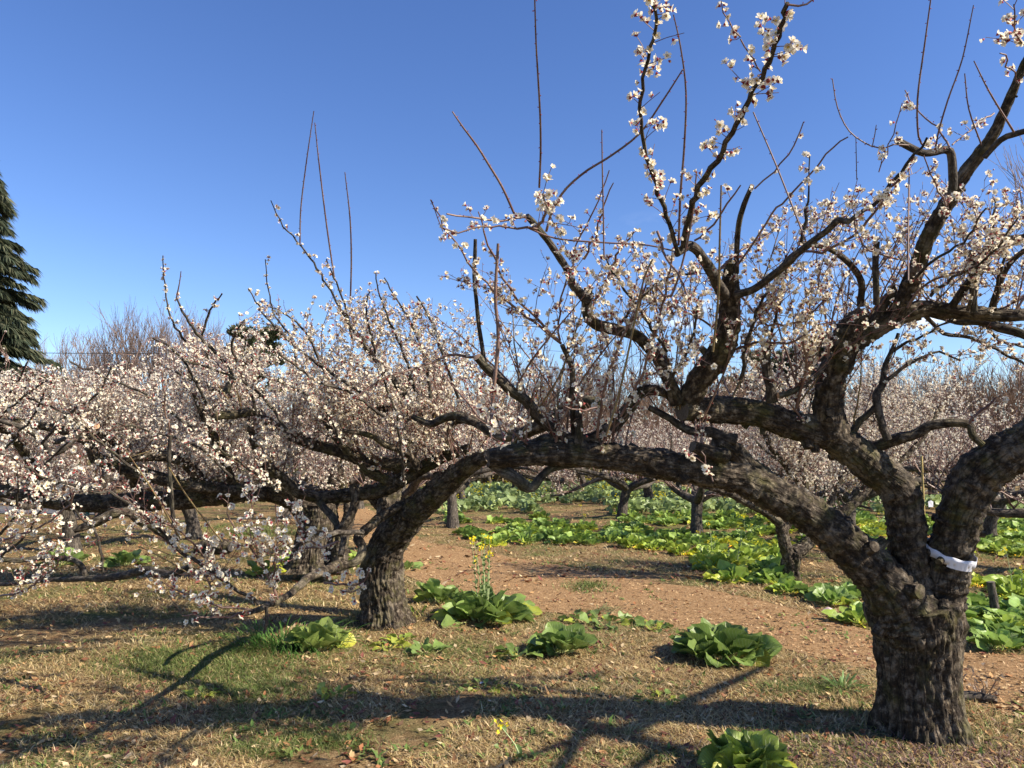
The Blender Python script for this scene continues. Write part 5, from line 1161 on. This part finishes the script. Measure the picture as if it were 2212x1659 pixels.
def pine(px, Y, H, Rb, label, seed, cols=((.06, .08, .04), (.08, .10, .05), (.12, .125, .07))):
    global RNG
    random.seed(seed); RNG = np.random.default_rng(seed); root = empty('pine_tree', (gx(px, Y), Y, 0), label, 'tree', 'dark evergreens on the horizon'); mb = MB(); tube(mb, np.array([(0, 0, -.1), (.2, 0, H * .5), (0, 0, H * .85)]), [.3, .2, .06], 8, 0)
    tips = [(np.array((random.gauss(0, Rb * .45), random.gauss(0, Rb * .45), H * random.uniform(.55, .97))), random.uniform(.18, .36) * Rb) for _ in range(26)]
    for c, r_ in tips: tube(mb, np.array([(0, 0, H * .5), (c[0] * .5, c[1] * .5, c[2] - r_ * .8), tuple(c - (0, 0, r_ * .3))]), [.08, .05, .03], 4, 0, cap=False)
    mb.build('trunk', [FARBARK], root); mb = MB()
    for c, r_ in tips:
        m = 900; D = RNG.normal(size=(m, 3)); D /= np.linalg.norm(D, axis=1)[:, None]; base = c + D * r_ * np.array((1, 1, .75)) * RNG.random((m, 1)) ** .4; D[:, 2] = abs(D[:, 2]) + .3; W_ = np.cross(D, RNG.normal(size=(m, 3))); W_ /= np.linalg.norm(W_, axis=1)[:, None]; ln = RNG.uniform(.12, .3, (m, 1))
        V = np.stack((base - W_ * .03, base + W_ * .03, base + D * ln + W_ * .02, base + D * ln - W_ * .02), 1).reshape(-1, 3); mb.add(V, (np.arange(m) * 4)[:, None] + np.array((0, 1, 2, 3)), 0, None, np.repeat(pick(cols, m, .25), 4, 0))
    mb.build('crown', [NEEDLE], root); return root
pine(535, 42, 8.2, 1.7, 'round-topped dark pine between the bare trees and the white blossom', 1)
pine(1765, 60, 10.4, 3.0, 'dark pine on the horizon seen left of the central limb', 2)
pine(1700, 64, 9.6, 2.6, 'lower dark pine touching the horizon pine on its left side', 3)
pine(1600, 66, 7.6, 2.4, 'low green evergreen on the horizon behind the mossy stem', 4, ((.05, .08, .03), (.08, .11, .04), (.04, .06, .03)))
pine(900, 55, 7.2, 2.4, 'dark evergreen half hidden behind the leaning tree blossom', 6)
def bare(seed, H, vase=.5, n0=9, rmin=.012, depth=4, base_r=.16, th=.18):
    """bare winter tree as trunk and a crown of upward forking twigs"""
    global RNG
    random.seed(seed); RNG = np.random.default_rng(seed); mt, mc = MB(), MB(); tube(mt, np.array([(0, 0, -.1), (0, 0, H * th * .6), (0, 0, H * th)]), [base_r, base_r * .8, base_r * .75], 9, 0)
    def grow(p, d, L, r, lv):
        n = 5; P, q = shoot(p, d, L, r, r * .55, n, .10, .35); tube(mc, P, q, 4 if lv < 2 else 3, 0, cap=False)
        if lv >= depth: return
        for c in range(random.randint(2, 3) + (lv > 1)):
            k = random.randint(2, 4); o = nrm(RNG.normal(size=3)); grow(P[k], nrm(nrm(P[k] - P[k - 1]) + o * .42 + np.array((0, 0, .1))), L * random.uniform(.62, .85), max(rmin, r * .55), lv + 1)
    for k in range(n0):
        a = k * 6.28 / n0 + random.uniform(-.3, .3); grow(np.array((0, 0, H * th * random.uniform(.7, 1))), nrm(np.array((math.cos(a) * vase, math.sin(a) * vase, 1))), H * .30, base_r * .45, 0)
    return mt, mc
BAREM = mat('bare_twigs', twig_b((.15, .11, .09), (.25, .19, .16), .8, .1)); BARER = mat('brown_thicket_twigs', twig_b((.13, .085, .06), (.24, .165, .12), .85, .1))
BP = []
for s, H, va, n0, mm, rmn in ((1, 10.5, .45, 10, BAREM, .011), (2, 8.5, .6, 8, BAREM, .011), (3, 5.2, .8, 12, BARER, .010), (4, 6.0, .7, 12, BARER, .010)):
    mt, mc = bare(s, H, va, n0, rmn, 4 if s != 1 else 4, .22 if s < 3 else .09, .25 if s < 3 else .08); BP.append((mt.build('trunk', [FARBARK]), mc.build('crown', [mm])))
ub = set()
def put_bare(k, px, Y, s, rz, label, group, name='bare_tree'):
    r = empty(name, (gx(px, Y), Y, 0), label, 'tree' if name == 'bare_tree' else 'shrub', group, rz); r.scale = (s, s, s)
    for o in BP[k]:
        if k in ub: o = o.copy(); sc.collection.objects.link(o)
        o.parent = r
    ub.add(k)
G1 = 'bare winter trees behind the orchard'
for (k, px, Y, s, lab) in ((0, 322, 50, 1.03, 'tallest fan-shaped bare tree right of the cedar'), (0, 425, 52, 1.0, 'fan-shaped bare tree right of the tallest one'), (1, 232, 50, 1.12, 'mid-height bare tree between cedar and the fan-shaped pair'), (1, 150, 48, 1.0, 'low bare tree next to the cedar'), (1, 275, 58, 1.2, 'bare tree standing behind the gap left of the tallest'),
                          (1, 480, 58, .9, 'bare tree behind the round-topped pine'), (1, 600, 62, .95, 'bare tree right of the round-topped pine'), (1, 190, 60, 1.2, 'thin bare tree at the back between cedar and its neighbours'), (0, 375, 62, 1.12, 'bare tree behind and between the fan-shaped pair'), (1, 110, 56, .95, 'bare tree partly behind the cedar branches'),
                          (0, 2395, 34, 1.45, 'tall bare tree with a fine rounded top at the right edge'), (1, 1260, 75, .95, 'distant bare tree above the middle of the field')): put_bare(k, px, Y, s, px * .37, lab, G1)
random.seed(5)
for k_ in range(34):
    px = 1010 + k_ * 40 + random.uniform(-12, 12); put_bare(2 + k_ % 2, px, random.uniform(44, 62), random.uniform(1.1, 1.5) * (1.15 if px > 1850 else 1), random.uniform(0, 6), 'brown leafless shrub in the thicket along the horizon', 'brown thicket shrubs along the horizon', 'bare_shrub')
for k_ in range(12):
    px = -60 + k_ * 95; put_bare(2 + k_ % 2, px, random.uniform(34, 46), random.uniform(.8, 1.1), random.uniform(0, 6), 'brown leafless shrub behind the left orchard rows', 'brown shrubs behind the left orchard', 'bare_shrub')
# wooded bank behind
def bank(name, label, x0, x1, y0, h, c1, c2, seed):
    mb = MB(); nx_, ny_ = 160, 12; V = []
    for j_ in range(ny_):
        for i_ in range(nx_):
            x = x0 + (x1 - x0) * i_ / (nx_ - 1); t = j_ / (ny_ - 1); e = min(1, min(i_, nx_ - 1 - i_) / 8)
            z = h * e * math.sin(t * math.pi / 2) ** .7 * (1 + .25 * noise.noise(Vector((x * .06, seed, 0))) + .18 * noise.noise(Vector((x * .5, t * 4, seed)))); V.append((x, y0 + t * 8 + noise.noise(Vector((x * .4, t * 6, seed))), z * 1.0))
    i, j = np.meshgrid(np.arange(ny_ - 1), np.arange(nx_ - 1), indexing='ij'); a = (i * nx_ + j).ravel(); mb.add(np.array(V), np.stack((a, a + 1, a + nx_ + 1, a + nx_), 1))
    def b(t, p):
        oc = N(t, 'TexCoord'); n = N(t, 'TexNoise', Scale=2.2, Detail=8.0, Roughness=.75); t.links.new(oc.outputs['Object'], n.inputs['Vector']); t.links.new(ramp(t, n.outputs['Fac'], [(.35, c1), (.65, c2)]), p.inputs['Base Color']); p.inputs['Roughness'].default_value = 1
        bp = N(t, 'Bump', Strength=1.0, Distance=.6); t.links.new(n.outputs['Fac'], bp.inputs['Height']); t.links.new(bp.outputs[0], p.inputs['Normal'])
    return tag(mb.build(name, mat(name + '_mat', b)), label, None, None, 'structure')
bank('hill', 'low brown wooded bank on the horizon', -60, 110, 68, 4.6, (.05, .035, .025), (.15, .105, .08), 3)
# dry hedge with fence at the back of the field
def hedge(px0, px1, Y, H, label, cols, n):
    x0, x1 = gx(px0, Y), gx(px1, Y); root = empty('hedge', ((x0 + x1) / 2, Y, 0), label, 'hedge'); mb = MB(); X = RNG.uniform(x0, x1, n) - (x0 + x1) / 2; Yy = RNG.normal(size=n) * .35; Z = RNG.random(n) ** .8 * H * (.8 + .25 * np.sin(X * 2.1)); c = np.stack((X, Yy, Z), 1)
    D = RNG.normal(size=(n, 3)) * .5 + np.array((0, 0, .8)); D /= np.linalg.norm(D, axis=1)[:, None]; W_ = np.cross(D, RNG.normal(size=(n, 3))); W_ /= np.linalg.norm(W_, axis=1)[:, None]; ln = RNG.uniform(.1, .3, (n, 1))
    V = np.stack((c - W_ * .02, c + W_ * .02, c + D * ln + W_ * .03, c + D * ln - W_ * .03), 1).reshape(-1, 3); mb.add(V, (np.arange(n) * 4)[:, None] + np.array((0, 1, 2, 3)), 0, None, np.repeat(pick(cols, n, .2), 4, 0)); mb.build('foliage', [GRASSM], root)
hedge(985, 1400, 36, 1.45, 'dry straw and olive coloured hedge closing the back of the mustard field', [(.30, .24, .12), (.20, .18, .08), (.12, .14, .05), (.42, .35, .22)], 26000)
hedge(-100, 640, 31, 1.2, 'low olive hedge behind the lane at the left', [(.12, .12, .05), (.20, .15, .08), (.08, .09, .04)], 16000)
# pale reed/straw bundles in front of it
# utility wires
def wire(px0, y0, px1, y1, Y, label, sag=.4):
    a_, b_ = at(px0, y0, Y)[0], at(px1, y1, Y)[0]; P = np.array([a_ * (1 - t) + b_ * t - np.array((0, 0, sag * 4 * t * (1 - t))) for t in np.linspace(0, 1, 24)]); mb = MB(); tube(mb, P, np.full(24, .016), 5, 0); tag(mb.build('overhead_wire', mat('wire', twig_b((.03, .03, .03), (.05, .05, .05), .6, .2)), origin=P[12], loc=P[12]), label, 'wire')
wire(-120, 757, 900, 742, 38, 'single dark overhead wire crossing in front of the bare trees', .3)
wire(900, 735, 2000, 800, 70, 'upper thin wire above the horizon behind the middle blossom', .3)
wire(900, 790, 2000, 830, 70, 'lower thin wire above the horizon behind the middle blossom', .3)
# teal rubbish bin by the lane
g = np.array((gx(186, 18.2), 18.2, 0)); root = empty('waste_bin', g, 'small teal bin beside the grey lane, far left', 'bin'); mb = MB()
Q = np.array([(0, 0, 0), (0, 0, .25), (0, 0, .5), (0, 0, .52)]); tube(mb, Q, [.16, .18, .20, .21], 20, 0); mb.build('body', [mat('teal_plastic', lambda t, p: (p.inputs['Base Color'].__setattr__('default_value', (.02, .14, .13, 1)),))], root)
mb = MB(); tube(mb, np.array([(0, 0, .52), (0, 0, .56), (0, 0, .60)]), [.22, .21, .12], 20, 0); mb.build('lid', [mat('pale_lid', lambda t, p: (p.inputs['Base Color'].__setattr__('default_value', (.45, .5, .48, 1)),))], root)
